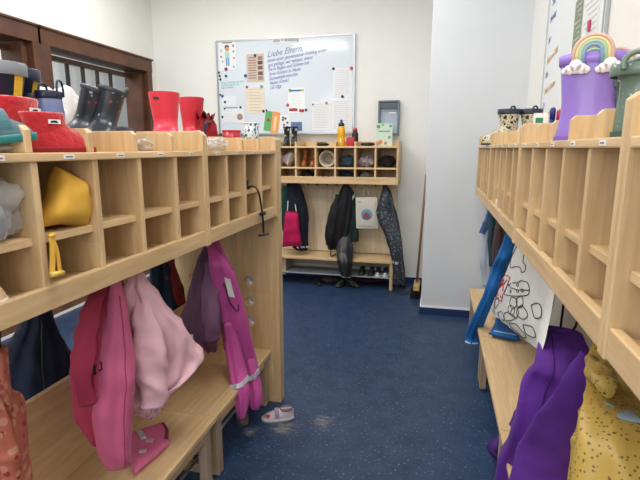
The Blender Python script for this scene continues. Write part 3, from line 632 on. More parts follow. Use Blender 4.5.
P_('glove_strap', MB().tube(spath([at('y', yb-.06, 331, 248), at('y', yb-.06, 331, 256), at('y', yb-.06, 336, 254)]), .006, 6), BK, g)
g, c = small('jacket', 'dark green jacket with white shoulder stripe beside the black coat', 'jacket', 'y', [(188, 347, 351, 4.80, .02), (196, 347, 355, 4.79, .04), (212, 347, 358, 4.78, .05), (228, 348, 358.5, 4.78, .05), (241, 349, 358, 4.78, .04)], fabric('bottle green cloth', (26, 46, 42)), seed=7)
part('shoulder_stripe', c.patch(-.2, .97, .27, .33, -.08, .006), plain('piping', (214, 218, 218)), g)
g, c = small('rain_trousers', 'shiny black rain trousers hanging to the floor under black coat', 'trousers', 'y', [(232, 340, 350, 4.74, .02), (246, 337, 353, 4.68, .04), (254, 337, 353, 4.62, .05), (262, 338, 352, 4.57, .05), (273, 341, 351, 4.56, .04), (277, 342, 350, 4.56, .03)], plain('black gloss cloth', (26, 26, 30), .42, bump=.3, bscale=30), seed=8)
part('reflective_strip', c.patch(-.95, .95, .92, .96, 0, .004), REF, g)
# small tote
mb, F3 = pillow([at('y', 4.70, 355.5, 197.5), at('y', 4.70, 377, 196.5), at('y', 4.70, 378, 228.5), at('y', 4.70, 356.5, 228.5)], .02, 16, 9, .003)
g = thing('tote_bag', 'small natural cotton tote with blue and red round print on back wall', 'tote bag', tuple(at('y', 4.7, 366, 228)))
NC = fabric('natural cotton', (204, 198, 184), var=.05); P_('bag_body', mb, NC, g)
s3 = 1 if F3(.5, .5, 1).y < F3(.5, .5, -1).y else -1
cc = F3(.5, .55, s3); part('round_print', MB().disc(cc+Vector((0, -.002, 0)), (0, -1, 0), .055, .003, 28), plain('print blue', (92, 152, 190), .7), g)
hp = MB()
for dx, dz, w_, h_ in ((-.022, -.005, .02, .035), (0, 0, .022, .045), (.022, -.005, .02, .035), (0, -.03, .075, .014)): hp.box(cc.x+dx-w_/2, cc.x+dx+w_/2, cc.y-.009, cc.y-.005, cc.z+dz-h_/2, cc.z+dz+h_/2)
part('house_print', hp, plain('print brick', (150, 74, 62), .7), g)
text('script', 'Kita', .022, F3(.1, .16, s3)+Vector((0, -.006, 0)), (1, 0, .15), (0, 0, 1), INK, g, shear=.3)
for q in (.35, .65): P_('handle', MB().tube(spath([F3(q, .02), at('y', 4.70, 365.8+(q-.5)*12, 191), at('y', 4.74, 366, 185)]), .010, 6, .4), NC, g)
# patterned trousers
PT = dots('dark patterned cloth', (26, 30, 40), (84, 96, 108), 34, .30, .24, rough=.6)
g, c = small('rain_trousers', 'dark patterned rain trousers hanging at right end of back bench', 'trousers', 'y', [(184, 383, 386, 4.72, .02), (192, 382, 391, 4.70, .04), (205, 378, 394, 4.68, .05), (216, 377, 397, 4.66, .05), (235, 385, 401, 4.60, .05), (255, 391, 403, 4.56, .05), (272, 393, 405, 4.54, .05), (286, 393, 405.5, 4.53, .04)], PT, seed=5)
part('reflective_strip', c.patch(-.9, .3, .755, .775, 0, .005), REF, g)
# ------------------------------------------------------------------ BOOTS AND SHOES (local x = toe direction)
def ellring(cx, cy, a, b, z, n=28, sq=1.0):
    return [Vector((cx+a*(abs(cos(t))**sq)*(1 if cos(t) > 0 else -1), cy+b*(abs(sin(t))**sq)*(1 if sin(t) > 0 else -1), z)) for t in [2*pi*k/n for k in range(n)]]
def boot(name, label, loc, yaw, mat, sole, h=.21, L=.165, w=.07, top=.062, rim=None, rimh=.012, tilt=(0, 0), lining=BLACK, loops=0, group=None, stripe=None, pull=None, tab=0, loopr=.0052, looph=1.0):
    r = thing(name, label, 'boot', loc, (tilt[0], tilt[1], yaw), group)
    prof = [(.0, -.30, .70, .5), (.016, -.31, .715, .52), (.034, -.305, .70, .52), (.050, -.30, .64, .50), (.062, -.295, .53, .47), (.074, -.29, .38, .44), (.088, -.285, .24, .42), (.105, -.29, .17, .42)]
    rings = [ellring((a+b)/2*L, 0, (b-a)/2*L, wq*w, z, sq=.85) for z, a, b, wq in prof]
    last = rings[-1]; cx0 = (-.29+.17)/2*L; a0 = (.17+.29)/2*L
    for k in range(1, 7):
        t = k/6; rings.append(ellring(cx0+.004*t, 0, a0+(top-a0)*t, .42*w+(top*.82-.42*w)*t, .105+(h-.105)*t))
    inner = [ellring(cx0+.004, 0, top-.004, top*.82-.004, h), ellring(cx0, 0, a0-.002, .38*w, .11)]
    part('boot_body', MB().loft(rings, True, False), mat, r, True, True)
    part('lining', MB().loft([rings[-1]]+inner, False, True), lining, r, True, True)
    part('sole', MB().loft([ellring(.20*L, 0, .515*L, .55*w, z, sq=.85) for z in (-.001, .010)]).loft([ellring(-.17*L, 0, .16*L, .46*w, z) for z in (-.001, .012)]), sole, r, True)
    if rim: part('rim', MB().loft([ellring(cx0+.004, 0, top+q, top*.82+q, z) for z, q in ((h-rimh, .0005), (h-rimh*.8, .0025), (h-.001, .0025), (h+.001, .0008), (h, -.003))], False, False), rim, r, True, True)
    if stripe:
        for sy in (1, -1): part('stripe', MB().loft([[Vector((cx0-.012+q, sy*(.42*w+(top*.82-.42*w)*((z-.105)/(h-.105))+.0025)*.985, z)) for q in (0, .024)]+[Vector((cx0+.012, sy*(.40*w+(top*.82-.42*w)*((z-.105)/(h-.105))-.002), z))] for z in (.108, h-.014)]), stripe, r, True)
    for k in range(loops):
        s_ = 1 if k == 0 else -1; lh, lw = (.45, .012) if tab else (looph, top*.55)
        part('pull_loop', MB().tube(spath([(cx0+q*lw, s_*top*.8, h-.012+zz) for q, zz in ((-1, 0), (-1, .03*lh), (-.55, .052*lh), (.55, .052*lh), (1, .03*lh), (1, 0))]), loopr, 8), pull or rim or mat, r, True, True)
    return r
def shoe(name, label, loc, yaw, upper, sole, L=.16, w=.062, h=.055, high=0, strap=None, group=None, cat='shoe', lining=None, rot=(0, 0), hole=.5):
    r = thing(name, label, cat, loc, (rot[0], rot[1], yaw), group)
    n = 14; rings = []
    for k in range(n+1):
        t = k/n; x = (t-.5)*L; wd = w*.5*(1-abs(2*t-1)**3.2)**.55*(.86+.2*t) if 0 < k < n else .004
        wd = max(wd, w*.06)
        ht = (h+high)*(1 if t < hole else 1-(t-hole)/(1-hole)*(.62+.25*(high > 0)))*(1-max(0, (t-.86)/.14)**2*.55)*(1-max(0, (.07-t)/.07)*.12)
        ring = []
        for j in range(18):
            a = pi*j/17; ring.append(Vector((x, wd*cos(a)*(1-.12*sin(a)), .008+(ht-.008)*sin(a)**.75)))
        rings.append(ring)
    part('upper', MB().loft(rings, True, True, True), upper, r, True, True)
    part('sole', MB().loft([ellring(0, 0, L*.51, w*.52, z, sq=.8) for z in (0, .011, .016)]), sole, r, True, True)
    hx = -.5*L+hole*L*.52
    part('opening', MB().loft([ellring(hx, 0, hole*L*.40+q, w*.30+q, h+high+zz) for q, zz in ((.004, -.008), (.003, .002), (0, .0035), (-.006, -.001))], False, True), lining or BLACK, r, True, True)
    if strap: part('strap', MB().loft([[Vector((hx+hole*L*.5+.012+q*.011, y_, z_)) for q in (-1, 1)]+[Vector((hx+hole*L*.5+.012+q*.011, y_*.9, z_-.004)) for q in (1, -1)] for y_, z_ in [(w*.47*cos(a), .012+(h*.86)*sin(a)**.8) for a in [pi*k/12 for k in range(13)]]]), strap, r, True)
    return r
TOPL = ZS; TOPR = ZR
def onshelf(xpx, x, z=None): P = at('x', x, xpx, 148); return (x, P.y, z if z is not None else (TOPL if x < 0 else TOPR))
RUBR = plain('coral pink rubber', (222, 56, 76), .42, spec=.5); DRED = plain('dark pink rubber', (186, 30, 50), .5)
# pink-red boots
b1 = boot('rain_boot', 'coral red rubber boot with black brand patch, front of its pair', onshelf(167, -1.02), radians(-62), RUBR, DRED, h=.215, top=.070, w=.105, L=.18, lining=DRED, group='coral red boots')
part('brand_patch', MB().box(.049, .0525, -.036, -.012, .186, .195), BLACK, b1, True)
boot('rain_boot', 'coral red rubber boot standing behind the other coral boot', onshelf(194, -1.06), radians(-50), plain('coral red rubber deep', (204, 46, 64), .42), DRED, h=.225, top=.066, w=.10, L=.18, lining=DRED, group='coral red boots')
# dark patterned pair
DP = dots('dark spotted rubber', (44, 50, 60), (168, 172, 172), 30, .16, .14, rough=.35, spot2=(150, 60, 60), bump=.05)
boot('rain_boot', 'dark grey spotted rain boot leaning left, left of its pair', onshelf(78, -1.08), radians(-75), DP, BLACK, h=.20, top=.046, w=.085, rim=plain('dark rim', (50, 56, 64), .4), tilt=(-.34, 0), loops=1, tab=1, pull=plain('dark rim', (0, 0, 0)))
boot('rain_boot', 'dark grey spotted rain boot, right of its pair', onshelf(97, -1.02), radians(-60), DP, plain('grey sole', (120, 124, 128)), h=.195, top=.047, w=.085, rim=MC['dark rim'], tilt=(-.30, 0), loops=1, tab=1, pull=MC['dark rim'])
# navy boots with yellow stripe
NV = plain('navy rubber', (24, 32, 52), .3); YS = dots('yellow stripe', (226, 182, 52), (196, 140, 30), 60, .2)
boot('rain_boot', 'navy rain boot with yellow side stripe at far left', onshelf(8, -1.06), radians(-85), NV, BLACK, h=.215, top=.062, rim=plain('grey rim', (128, 134, 140), .5), rimh=.03, stripe=YS)
boot('rain_boot', 'navy rain boot with yellow side stripe, right of its twin', onshelf(24, -1.10), radians(-75), NV, BLACK, h=.215, top=.062, rim=plain('navy top', (34, 44, 70), .4), rimh=.03, stripe=YS)
# blue handled boots
BLU = gradient('pale blue rubber', [(0, (70, 92, 150)), (1, (158, 172, 206))], 'z', .08, .19, .35); NVR = plain('navy handle', (30, 38, 62), .4)
boot('rain_boot', 'pale blue rain boot with navy rim and handle, left', onshelf(37, -1.06), radians(-80), BLU, NVR, h=.15, top=.034, w=.07, rim=NVR, rimh=.02, loops=1, loopr=.003, looph=.75)
boot('rain_boot', 'pale blue rain boot with navy rim and handle, right, in front', onshelf(53, -1.02), radians(-70), BLU, NVR, h=.158, top=.036, w=.075, rim=NVR, rimh=.02, loops=1, loopr=.003, looph=.75)
def lump(name, label, cat, c, rad, mat, seed=0, amp=.35, z0=None, fr=9, tail=None):
    bm = bmesh.new(); bmesh.ops.create_icosphere(bm, subdivisions=4, radius=1)
    mb = MB(); vs = []
    for v in bm.verts:
        p = Vector(v.co); k = 1+amp*noise.noise(p*1.6+Vector((seed*7.3, 0, 0)))+amp*.45*noise.noise(p*4.2+Vector((0, seed*3.1, 0)))+amp*.25*noise.noise(p*9+Vector((0, seed, 0)))
        q = Vector((p.x*rad[0], p.y*rad[1], p.z*rad[2]))*k+Vector(c); 
        if z0 is not None: q.z = max(q.z, z0+.0005+.001*abs(noise.noise(p*5)))
        vs.append(q)
    mb.add(vs, [[v.index for v in f.verts] for f in bm.faces]); bm.free()
    o = part(name, mb, mat, None, smooth=True)
    if label: tagit(o, label, cat)
    return o
P0 = at('x', -1.14, 60, 100)
lump('cloth_bag', 'white cloth bag behind the pale blue boots', 'bag', (-1.22, at('x', -1.22, 63, 148).y, TOPL+.09), (.05, .11, .115), fabric('white crumpled cloth', (226, 226, 226), var=.05), 2, .3, z0=TOPL)
lump('beanie', 'dark navy cap lying on the shelf right of spotted boots', 'cap', (-1.02, at('x', -1.02, 122, 148).y, TOPL+.035), (.045, .075, .042), NAVY, 3, .15, z0=TOPL)
# red felt slippers
RF = plain('red felt', (190, 22, 34), .9, bump=.5, bscale=90, sheen=.5, var=.08); RS = plain('dark red sole', (150, 20, 30), .6)
def slipper(label, loc, yaw, s=1):
    r = thing('felt_slipper', label, 'slipper', loc, (0, 0, yaw), 'red felt slippers')
    L, w = .165*s, .070*s
    prof = [(.004, -.5, .5, .5), (.016, -.52, .52, .52), (.030, -.51, .46, .5), (.042, -.50, .34, .47), (.052, -.49, .20, .44), (.066, -.485, .10, .43), (.080, -.50, .07, .44), (.090, -.53, .08, .47), (.094, -.52, .06, .45)]
    rg = [ellring((a+b)/2*L, 0, (b-a)/2*L, q*w, z*s, sq=.88) for z, a, b, q in prof]
    rg.append(ellring(-.22*L, 0, .26*L, .38*w, .088*s)); rg.append(ellring(-.22*L, 0, .22*L, .3*w, .05*s))
    part('felt_upper', MB().loft(rg), RF, r, True, True)
    part('rubber_sole', MB().loft([ellring(0, 0, .535*L, .54*w, z, sq=.88) for z in (0, .010, .013)]), RS, r, True, True)
    part('toe_piping', MB().tube(spath([(.17*L, -.40*w, .026*s), (.24*L, -.2*w, .045*s), (.27*L, 0, .049*s), (.24*L, .2*w, .045*s), (.17*L, .4*w, .026*s)]), .004, 6), plain('blue piping', (58, 60, 120)), r, True, True)
    tg = part('tag', MB().box(-.24*L, -.07*L, -.485*w, -.455*w, .067*s, .077*s), WHITE, r, True)
    part('tag_logo', MB().lathe([(.003, -.0008), (.003, .0)], (0, 0, 0), 8).add([Vector((-.22*L, -.49*w, .069*s)), Vector((-.10*L, -.49*w, .069*s)), Vector((-.13*L, -.49*w, .075*s)), Vector((-.20*L, -.49*w, .074*s))], [(0, 1, 2, 3)]), BLACK, tg, True)
    return r
slipper('red felt slipper with white tag, front one with toe pointing right', onshelf(61, -.865), radians(68), .95)
slipper('red felt slipper behind the front one, turned toward the window', onshelf(31, -.97), radians(100), 1.32)
TQ = plain('teal rubber', (44, 132, 138), .5); GYB = fabric('grey blue mesh', (86, 112, 122))
shoe('sneaker', 'grey blue trainer with teal sole at the left photo edge', (-.865, at('x', -.865, -3, 148).y, TOPL+.018), radians(62), GYB, TQ, L=.15, w=.075, h=.065, rot=(0, -.12), strap=plain('teal strap', (60, 108, 116)))
lump('plastic_bag', 'small clear plastic bag under the teal-soled trainer', 'plastic bag', (-.87, at('x', -.87, -2, 148).y-.01, TOPL+.010), (.03, .05, .008), clearplastic(), 5, .3, z0=TOPL)
lump('plastic_bag', 'crumpled clear bag left of the coral red boots', 'plastic bag', (-.92, at('x', -.92, 150, 148).y, TOPL+.02), (.05, .085, .026), clearplastic(), 6, .5, z0=TOPL)
lump('plastic_bag', 'crumpled clear bag right of the coral red boots', 'plastic bag', (-.88, at('x', -.88, 195, 148).y, TOPL+.035), (.045, .07, .038), clearplastic(), 7, .5, z0=TOPL)
lump('plastic_bag', 'clear bag hanging slightly over the shelf edge by the unit joint', 'plastic bag', (-.83, at('x', -.83, 216, 148).y, TOPL+.022), (.035, .08, .024), clearplastic(), 8, .5, z0=TOPL)
# dark red pouch with strap
DR = fabric('crimson cloth', (150, 20, 36)); pp = at('x', -1.0, 207, 148)
g = thing('drawstring_pouch', 'crimson drawstring pouch with black strap beside coral boots', 'pouch', (pp.x, pp.y, TOPL))
mbp = MB().loft([[Vector((pp.x, pp.y, TOPL))+v*(1+.12*sin(5*i+z*40)) for i, v in enumerate(ellring(0, 0, a, b, z))] for z, a, b in ((.001, .035, .05), (.02, .045, .065), (.06, .045, .065), (.10, .038, .05), (.125, .026, .034), (.15, .036, .05))])
part('pouch_body', mbp, DR, g, smooth=True); part('strap', MB().tube(spath([(pp.x+.03, pp.y-.02, TOPL+.12), (pp.x+.06, pp.y-.12, TOPL+.11), (pp.x+.07, pp.y-.15, TOPL+.06), (pp.x+.075, pp.y-.08, TOPL+.03), (pp.x+.06, pp.y+.02, TOPL+.07)]), .007, 6), NAVY, g, smooth=True)
# cups on far part of the left shelf
def cup(name, label, cat, P, r0, r1, h, mat, rim=WHITE, handle=False):
    g = thing(name, label, cat, tuple(P)); part('cup_body', MB().lathe([(r0*.9, 0), (r0, .003), (r1, h), (r1-.003, h), (r0-.003, .006)], P, 28, True, True), mat, g, smooth=True)
    part('rim', MB().lathe([(r1+.001, h-.004), (r1+.002, h), (r1-.002, h+.001), (r1-.003, h-.004)], P, 28, False, False), rim, g, smooth=True)
    if handle: part('cup_handle', MB().tube(spath([(P[0]-r1, P[1], P[2]+h*.8), (P[0]-r1-.03, P[1], P[2]+h*.7), (P[0]-r1-.03, P[1], P[2]+h*.35), (P[0]-r1*.95, P[1], P[2]+h*.2)]), .004, 8), mat, g, smooth=True)
    return g
cr = gradient('red to blue plastic', [(0, (44, 60, 120)), (.35, (150, 50, 70)), (.6, (182, 44, 56)), (1, (120, 30, 48))], 'z', 0, .10, .3)
cup('cup', 'dark red plastic cup on the left shelf before the whiteboard', 'cup', onshelf(232, -1.0), .040, .046, .095, cr, DRED)
cup('bowl', 'green plastic bowl beside the dark red cup', 'bowl', onshelf(220, -1.1), .03, .05, .08, plain('olive green plastic', (120, 150, 62), .5), plain('olive green plastic', (0, 0, 0)))
cup('tumbler', 'clear tumbler with blue leaf pattern on the left shelf', 'tumbler', onshelf(251.5, -.875), .032, .040, .128, dots('leaf pattern glass', (206, 212, 212), (50, 92, 110), 50, .36, .3, rough=.2), WHITE)
# ---- right shelf top
LV = plain('lilac rubber', (150, 120, 206), .38, coat=.2)
def bigboot(label, px, x, yaw, s=1.0):
    loc = onshelf(px, x); r = thing('rain_boot', label, 'boot', loc, (0, 0, yaw), 'lilac rain boots')
    prof = [(.0, -.07, .11, .038), (.014, -.075, .115, .042), (.035, -.07, .11, .042), (.055, -.068, .09, .042), (.075, -.066, .068, .042), (.10, -.066, .060, .044), (.14, -.070, .064, .047), (.18, -.074, .070, .050), (.215, -.078, .075, .053)]
    rg = [ellring((a+b)/2*s, 0, (b-a)/2*s, q*s, z*s, sq=.85) for z, a, b, q in prof]
    part('boot_body', MB().loft(rg, True, False), LV, r, True, True)
    part('lining', MB().loft([rg[-1], ellring(-.0015, 0, .072*s, .049*s, .214*s), ellring(0, 0, .06*s, .04*s, .10*s)], False, True), plain('lilac lining', (108, 84, 160), .6), r, True, True)
    part('rim', MB().loft([ellring(-.0015*s, 0, (.0755+q)*s, (.052+q)*s, z*s, sq=.85) for z, q in ((.190, .000), (.192, .003), (.214, .0045), (.216, .002))], False, False), LV, r, True, True)
    part('sole', MB().loft([ellring(.02, 0, .098*s, .045*s, z) for z in (-.001, .012)]), plain('lilac sole', (120, 92, 176), .5), r, True)
    cols = [(206, 168, 150), (214, 198, 146), (160, 190, 160), (128, 156, 186)]
    for sy in (-1, 1):
        h = part('rainbow_handle', MB(), LV, r, True) if False else None
        root = None
        for k, cc in enumerate(cols):
            R = .0425-.0075*k
            pts = [((-.002+R*cos(a))*s, sy*(.0585)*s, (.212+.0+R*.98*sin(a))*s) for a in [pi*q/16 for q in range(17)]]
            pts = [(pts[0][0], pts[0][1], .188*s)]+pts+[(pts[-1][0], pts[-1][1], .188*s)]
            o = part('rainbow_handle' if k == 0 else 'rainbow_band', MB().tube(pts, .0048*s, 8), plain('rainbow%d' % k, cc, .5), root or r, root is None, True) if k == 0 else part('rainbow_band', MB().tube([Vector(p)+Vector((0, 0, 0)) for p in pts], .0048*s, 8), plain('rainbow%d' % k, cc, .5), root, True, True)
            root = root or o
        for sx in (-1, 1):
            cl = MB()
            for dx, dz, rr in ((-.014, -.004, .012), (0, .004, .0155), (.013, -.003, .013), (.024, -.006, .009), (-.024, -.007, .008)): cl.disc(((sx*.037+dx)*s, sy*.060*s, (.178+dz)*s), (0, sy, 0), rr*s, .008, 18)
            cl.box((sx*.037-.026)*s, (sx*.037+.026)*s, sy*.060*s, sy*.066*s, .164*s, .174*s)
            part('cloud', cl, plain('cloud white', (232, 224, 226), .6), r, True, True)
    return r
bigboot('lilac rain boot with rainbow handles and clouds, front of its pair', 585, .375, radians(-16), 1.0)
bigboot('lilac rain boot with rainbow handles, behind its twin', 608, .49, radians(-16), 1.0)
GG = dots('green glitter rubber', (104, 124, 112), (170, 186, 178), 60, .15, .12, rough=.22, bump=.05)
b = boot('rain_boot', 'grey green glitter rain boot with handles at right edge, front', onshelf(642, .37), radians(-20), GG, plain('green sole', (60, 80, 72)), h=.132, top=.058, looph=.55, rim=GG, rimh=.02, loops=2, pull=GG)
boot('rain_boot', 'grey green glitter rain boot standing behind its twin', onshelf(631, .47), radians(-20), GG, MC['green sole'], h=.150, top=.054, looph=.55, rim=GG, rimh=.02, loops=2, pull=GG)
BP = dots('cream floral rubber', (204, 192, 160), (28, 28, 34), 40, .36, .3, rough=.45, bump=.05); NR = plain('navy rim rubber', (40, 48, 72), .4)
boot('rain_boot', 'cream rain boot with dark blots and navy rim, left of its pair', (.385, 3.10, TOPR), radians(-170), BP, NR, h=.205, top=.064, w=.125, L=.2, rim=NR, rimh=.03, loops=1, tab=1, pull=NR, group='cream patterned rain boots')
boot('rain_boot', 'cream rain boot with dark blots and navy rim, right of its pair', (.508, 3.12, TOPR), radians(-170), BP, NR, h=.205, top=.064, w=.125, L=.2, rim=NR, rimh=.03, loops=1, tab=1, pull=NR, group='cream patterned rain boots')
b = thing('leaflet_box', 'white leaflet box with green print on right shelf', 'box', (.42, 2.32, TOPR))
part('box_body', MB().box(.395, .45, 2.30, 2.33, TOPR, TOPR+.13), WHITE, b, bevel=.002); part('green_print', MB().box(.40, .43, 2.2985, 2.2999, TOPR+.07, TOPR+.11), plain('green print', (40, 130, 96)), b)
for k, (dx, cl, h, nm) in enumerate(((0, (34, 44, 120), .155, 'dark blue'), (.027, (186, 40, 90), .145, 'raspberry pink'), (.054, (112, 50, 44), .14, 'brown red'))):
    g = thing('marker_pen', nm+' marker standing on the right shelf below whiteboard', 'pen', (.475+dx, 2.34, TOPR), group='markers on the right shelf')
    part('barrel', MB().lathe([(.0105, 0), (.011, .01), (.011, h-.05)], (.475+dx, 2.34, TOPR), 14), plain('m'+nm, cl, .4), g, smooth=True); part('cap', MB().lathe([(.012, h-.05), (.012, h-.008), (.007, h)], (.475+dx, 2.34, TOPR), 14), plain('m'+nm, cl), g, smooth=True)

# ---- right whiteboard on the side wall
xw = XR-.012
g = thing('whiteboard', 'tall whiteboard on right wall above the lilac boots', 'whiteboard', (XR, 2.85, 1.5))
part('board_surface', MB().box(xw, XR-.001, 2.28, 3.41, 1.50, 2.75), plain('whiteboard enamel', (233, 236, 238), .12), g)
part('board_frame', MB().box(xw-.006, XR, 2.255, 2.285, 1.48, 2.77).box(xw-.006, XR, 3.40, 3.425, 1.48, 2.77).box(xw-.006, XR, 2.285, 3.40, 1.48, 1.505).box(xw-.006, XR, 2.285, 3.40, 2.745, 2.77).box(xw-.055, xw-.006, 2.4, 3.3, 1.48, 1.486), ALU, g, bevel=.002)
def rtext(nm, body, y, z, sz, rgb, slope=.12):
    text(nm, body, sz, (xw-.0015, y, z), (0, -1, slope), (0, 0, 1), plain(nm+str(rgb), rgb, .6), g, shear=.25)
V, O = (120, 96, 170), (214, 168, 110)
for body, y, z, rgb in (('Montag', 3.36, 2.14, V), ('Tee, Brot', 3.34, 2.23, V), ('Mi', 3.36, 2.02, V), ('Obst und Saft', 3.36, 1.90, O), ('Do', 3.36, 1.82, V), ('Wald, Garten', 3.36, 1.72, O), ('Fr', 3.36, 1.64, V), ('Turnen heute', 3.34, 1.57, O)):
    rtext('handwriting', body, y, z, .05, rgb)
def rsheet(name, label, cat, y0, y1, z0, z1, mat, th=.001, extra=()):
    o = thing(name, label, cat, (xw, (y0+y1)/2, z0)); part('paper', MB().box(xw-th-.0006, xw-.0006, y0, y1, z0, z1), mat, o)
    for i in range(extra[0] if extra else 0):
        z = z1-.03-i*.026; part('print_line', MB().box(xw-th-.0012, xw-th-.0006, y0+.02, y1-.02-.03*(i % 3), z, z+.006), plain('print grey', (190, 192, 196)), o)
    return o
rsheet('paper_sheet', 'olive green printed sheet on the right whiteboard', 'paper', 2.62, 2.76, 1.86, 2.10, plain('olive paper', (132, 146, 118), .7), extra=(7,))
rsheet('paper_sheet', 'white sheet with plant drawing above the olive sheet', 'paper', 2.62, 2.77, 2.11, 2.40, WHITE, extra=(4,))
rsheet('paper_sheet', 'white note under the pink magnet on right whiteboard', 'paper', 2.36, 2.60, 1.66, 2.06, plain('note paper', (228, 230, 228)), extra=(9,))
single('magnet', MB().box(xw-.012, xw-.0025, 2.455, 2.48, 1.905, 1.95), plain('magenta magnet', (190, 44, 92), .4), 'pink oblong magnet on right whiteboard above the lilac boots', 'magnet', bevel=.003)
single('magnet', MB().disc((xw-.001, 2.86, 1.80), (-1, 0, 0), .02, .006).box(xw-.008, xw-.001, 2.84, 2.88, 1.74, 1.785), plain('yellow magnet', (226, 206, 70), .5), 'small yellow figure magnet on the right whiteboard', 'magnet')
single('board_eraser', MB().box(xw-.05, xw-.008, 2.60, 2.71, 1.487, 1.56), plain('cobalt felt', (30, 60, 150), .7), 'blue board eraser in the tray of right whiteboard', 'eraser', bevel=.008)

# ------------------------------------------------------------------ BACK WALL WHITEBOARD
Yw = 4.975
def W(x, y, dy=0): P = at('y', Yw-dy, x, y); return P
g = thing('whiteboard', 'large whiteboard with German handwriting on the back wall', 'whiteboard', (-1.6, 4.99, 1.545))
part('board_surface', MB().box(-2.33, -.865, Yw, 4.996, 1.555, 2.50), plain('back whiteboard enamel', (212, 220, 228), .10, spec=.5), g)
part('board_frame', MB().box(-2.345, -2.325, Yw-.006, 4.999, 1.54, 2.512).box(-.87, -.85, Yw-.006, 4.999, 1.54, 2.512).box(-2.325, -.87, Yw-.006, 4.999, 1.54, 1.558).box(-2.325, -.87, Yw-.006, 4.999, 2.496, 2.512).box(-2.2, -1.0, Yw-.05, Yw-.006, 1.54, 1.546), ALU, g)
HB = plain('blue marker', (58, 82, 160), .6); HG = plain('teal marker', (120, 190, 186), .6); HT = plain('grey marker', (110, 124, 160), .6); DK = plain('dark print', (70, 74, 84), .6)
def wt(body, x, y, sz, mat, wpx, slope=.13, off=0):
    P = W(x, y)-Vector((0, .0012, 0)); text('handwriting', body, sz, P, (1, 0, slope), (0, 0, 1), mat, g, shear=.35, wid=wpx*.0105, offset=off)
wt('Liebe Eltern,', 267, 57.5, .085, HT, 37)
for i, (body, x, y, w_) in enumerate((('damit unser gemeinsamer Frühling schön', 267, 62.5, 61), ('gut gelingt, wir wissen, wenn', 268, 67, 46), ('Sie in Regen und Schnee mit', 268, 71.5, 43), ('Ihren Kindern zu Hause', 269, 76, 33), ('Gummistiefel wünschen', 269, 80.5, 30), ('Vielen Dank!', 269, 85, 21), ('LG Olga', 270, 89.5, 12))):
    wt(body, x, y, .050, HB, w_)
for i, b_ in enumerate(('Neue Wechselsachen bitte', 'und Hausschuhe mit', 'Namen versehen')): wt(b_, 221, 84.0+i*2.5, .032, HG, (25, 20, 14)[i], .05)
def sheet(label, x0, y0, x1, y1, mat, lines=None, tilt=0, name='paper_sheet', group=None):
    a, b_, c_, d_ = W(x0, y0, .002), W(x1, y0, .002), W(x1, y1, .002), W(x0, y1, .002); cx = (a+c_)/2
    w_, h_ = (b_-a).length/2, (a-d_).length/2; ca, sa = cos(tilt), sin(tilt)
    L = lambda u, v, dy=0: Vector((cx.x+u*w_*ca-v*h_*sa, Yw-.0022-dy, cx.z+u*w_*sa+v*h_*ca))
    o = thing(name, label, 'paper', tuple(cx), group=group)
    q = [L(-1, -1), L(1, -1), L(1, 1), L(-1, 1)]; mb = MB().add(q+[p+Vector((0, .0015, 0)) for p in q], [(0, 1, 2, 3), (7, 6, 5, 4), (0, 4, 5, 1), (1, 5, 6, 2), (2, 6, 7, 3), (3, 7, 4, 0)]); part('paper', mb, mat, o)
    def quad(nm, u0, v0, u1, v1, m, dy=.0006): part(nm, MB().add([L(u0, v0, dy), L(u1, v0, dy), L(u1, v1, dy), L(u0, v1, dy)], [(0, 1, 2, 3)]), m, o)
    def disc(nm, u, v, r_, m, dy=.0008, sx=1): part(nm, MB().disc(L(u, v, .0004), (0, -1, 0), r_, dy, 16), m, o)
    if lines:
        n, m, u0, u1 = lines
        for i in range(n):
            v = .82-1.64*i/max(1, n-1); quad('print_line', u0, v-.014, u1-(.25*((i*7) % 4)/4), v+.014, m)
    return o, quad, disc
PW = plain('paper white', (226, 227, 228), .7); PG = plain('print light', (196, 200, 208), .7); SK = plain('print skin', (206, 150, 116), .7)
o, q, d = sheet('poster of a standing child with small round symbols, top left of whiteboard', 219, 40, 236, 70, PW)
q('print_line', -.6, .78, .6, .84, DK); d('hair_print', -.05, .50, .026, plain('print hair', (50, 40, 38))); d('face_print', -.03, .40, .024, SK, .0012)
q('shirt_print', -.28, -.18, .22, .22, plain('print mint', (160, 206, 196))); q('trouser_print', -.22, -.72, -.03, -.18, plain('print blue', (70, 110, 150))); q('trouser_print', .03, -.72, .2, -.18, MC['print blue'])
for u, v, cc in ((-.75, .3, (140, 190, 170)), (-.75, -.1, (190, 120, 130)), (-.6, -.42, (120, 190, 150)), (.7, .6, (180, 60, 70)), (.7, .22, (100, 150, 130)), (.75, -.22, (200, 120, 130)), (.7, -.8, (90, 170, 140))): d('symbol_print', u, v, .011, plain('sym%s' % str(cc), cc))
o, q, d = sheet('brown printed picture sheet under black magnet, middle of whiteboard', 246.5, 54, 264, 82, plain('tan paper', (200, 180, 164), .7))
for i in range(9): q('print_line', -.8, .70-i*.18, .1, .76-i*.18, plain('p%d' % (i % 3), ((90, 130, 130), (170, 90, 70), (110, 100, 96))[i % 3], .7))
for i, (v, cc) in enumerate(((.68, (150, 120, 96)), (.36, (84, 70, 64)), (0, (120, 90, 72)), (-.4, (96, 86, 80)), (-.74, (150, 130, 112)))): q('photo_print', .3, v-.12, .85, v+.14, plain('ph%d' % i, cc, .7))
o, q, d = sheet('cream aged-looking handwritten note in the middle of whiteboard', 246, 87, 264.5, 113, plain('cream paper', (222, 212, 192), .8, var=.05), (8, plain('brown ink', (176, 152, 136)), -.7, .75))
o, q, d = sheet('party invitation with blue title and red figures on whiteboard', 288, 88, 305, 113, plain('pale note', (232, 234, 234), .7), (9, PG, -.6, .6))
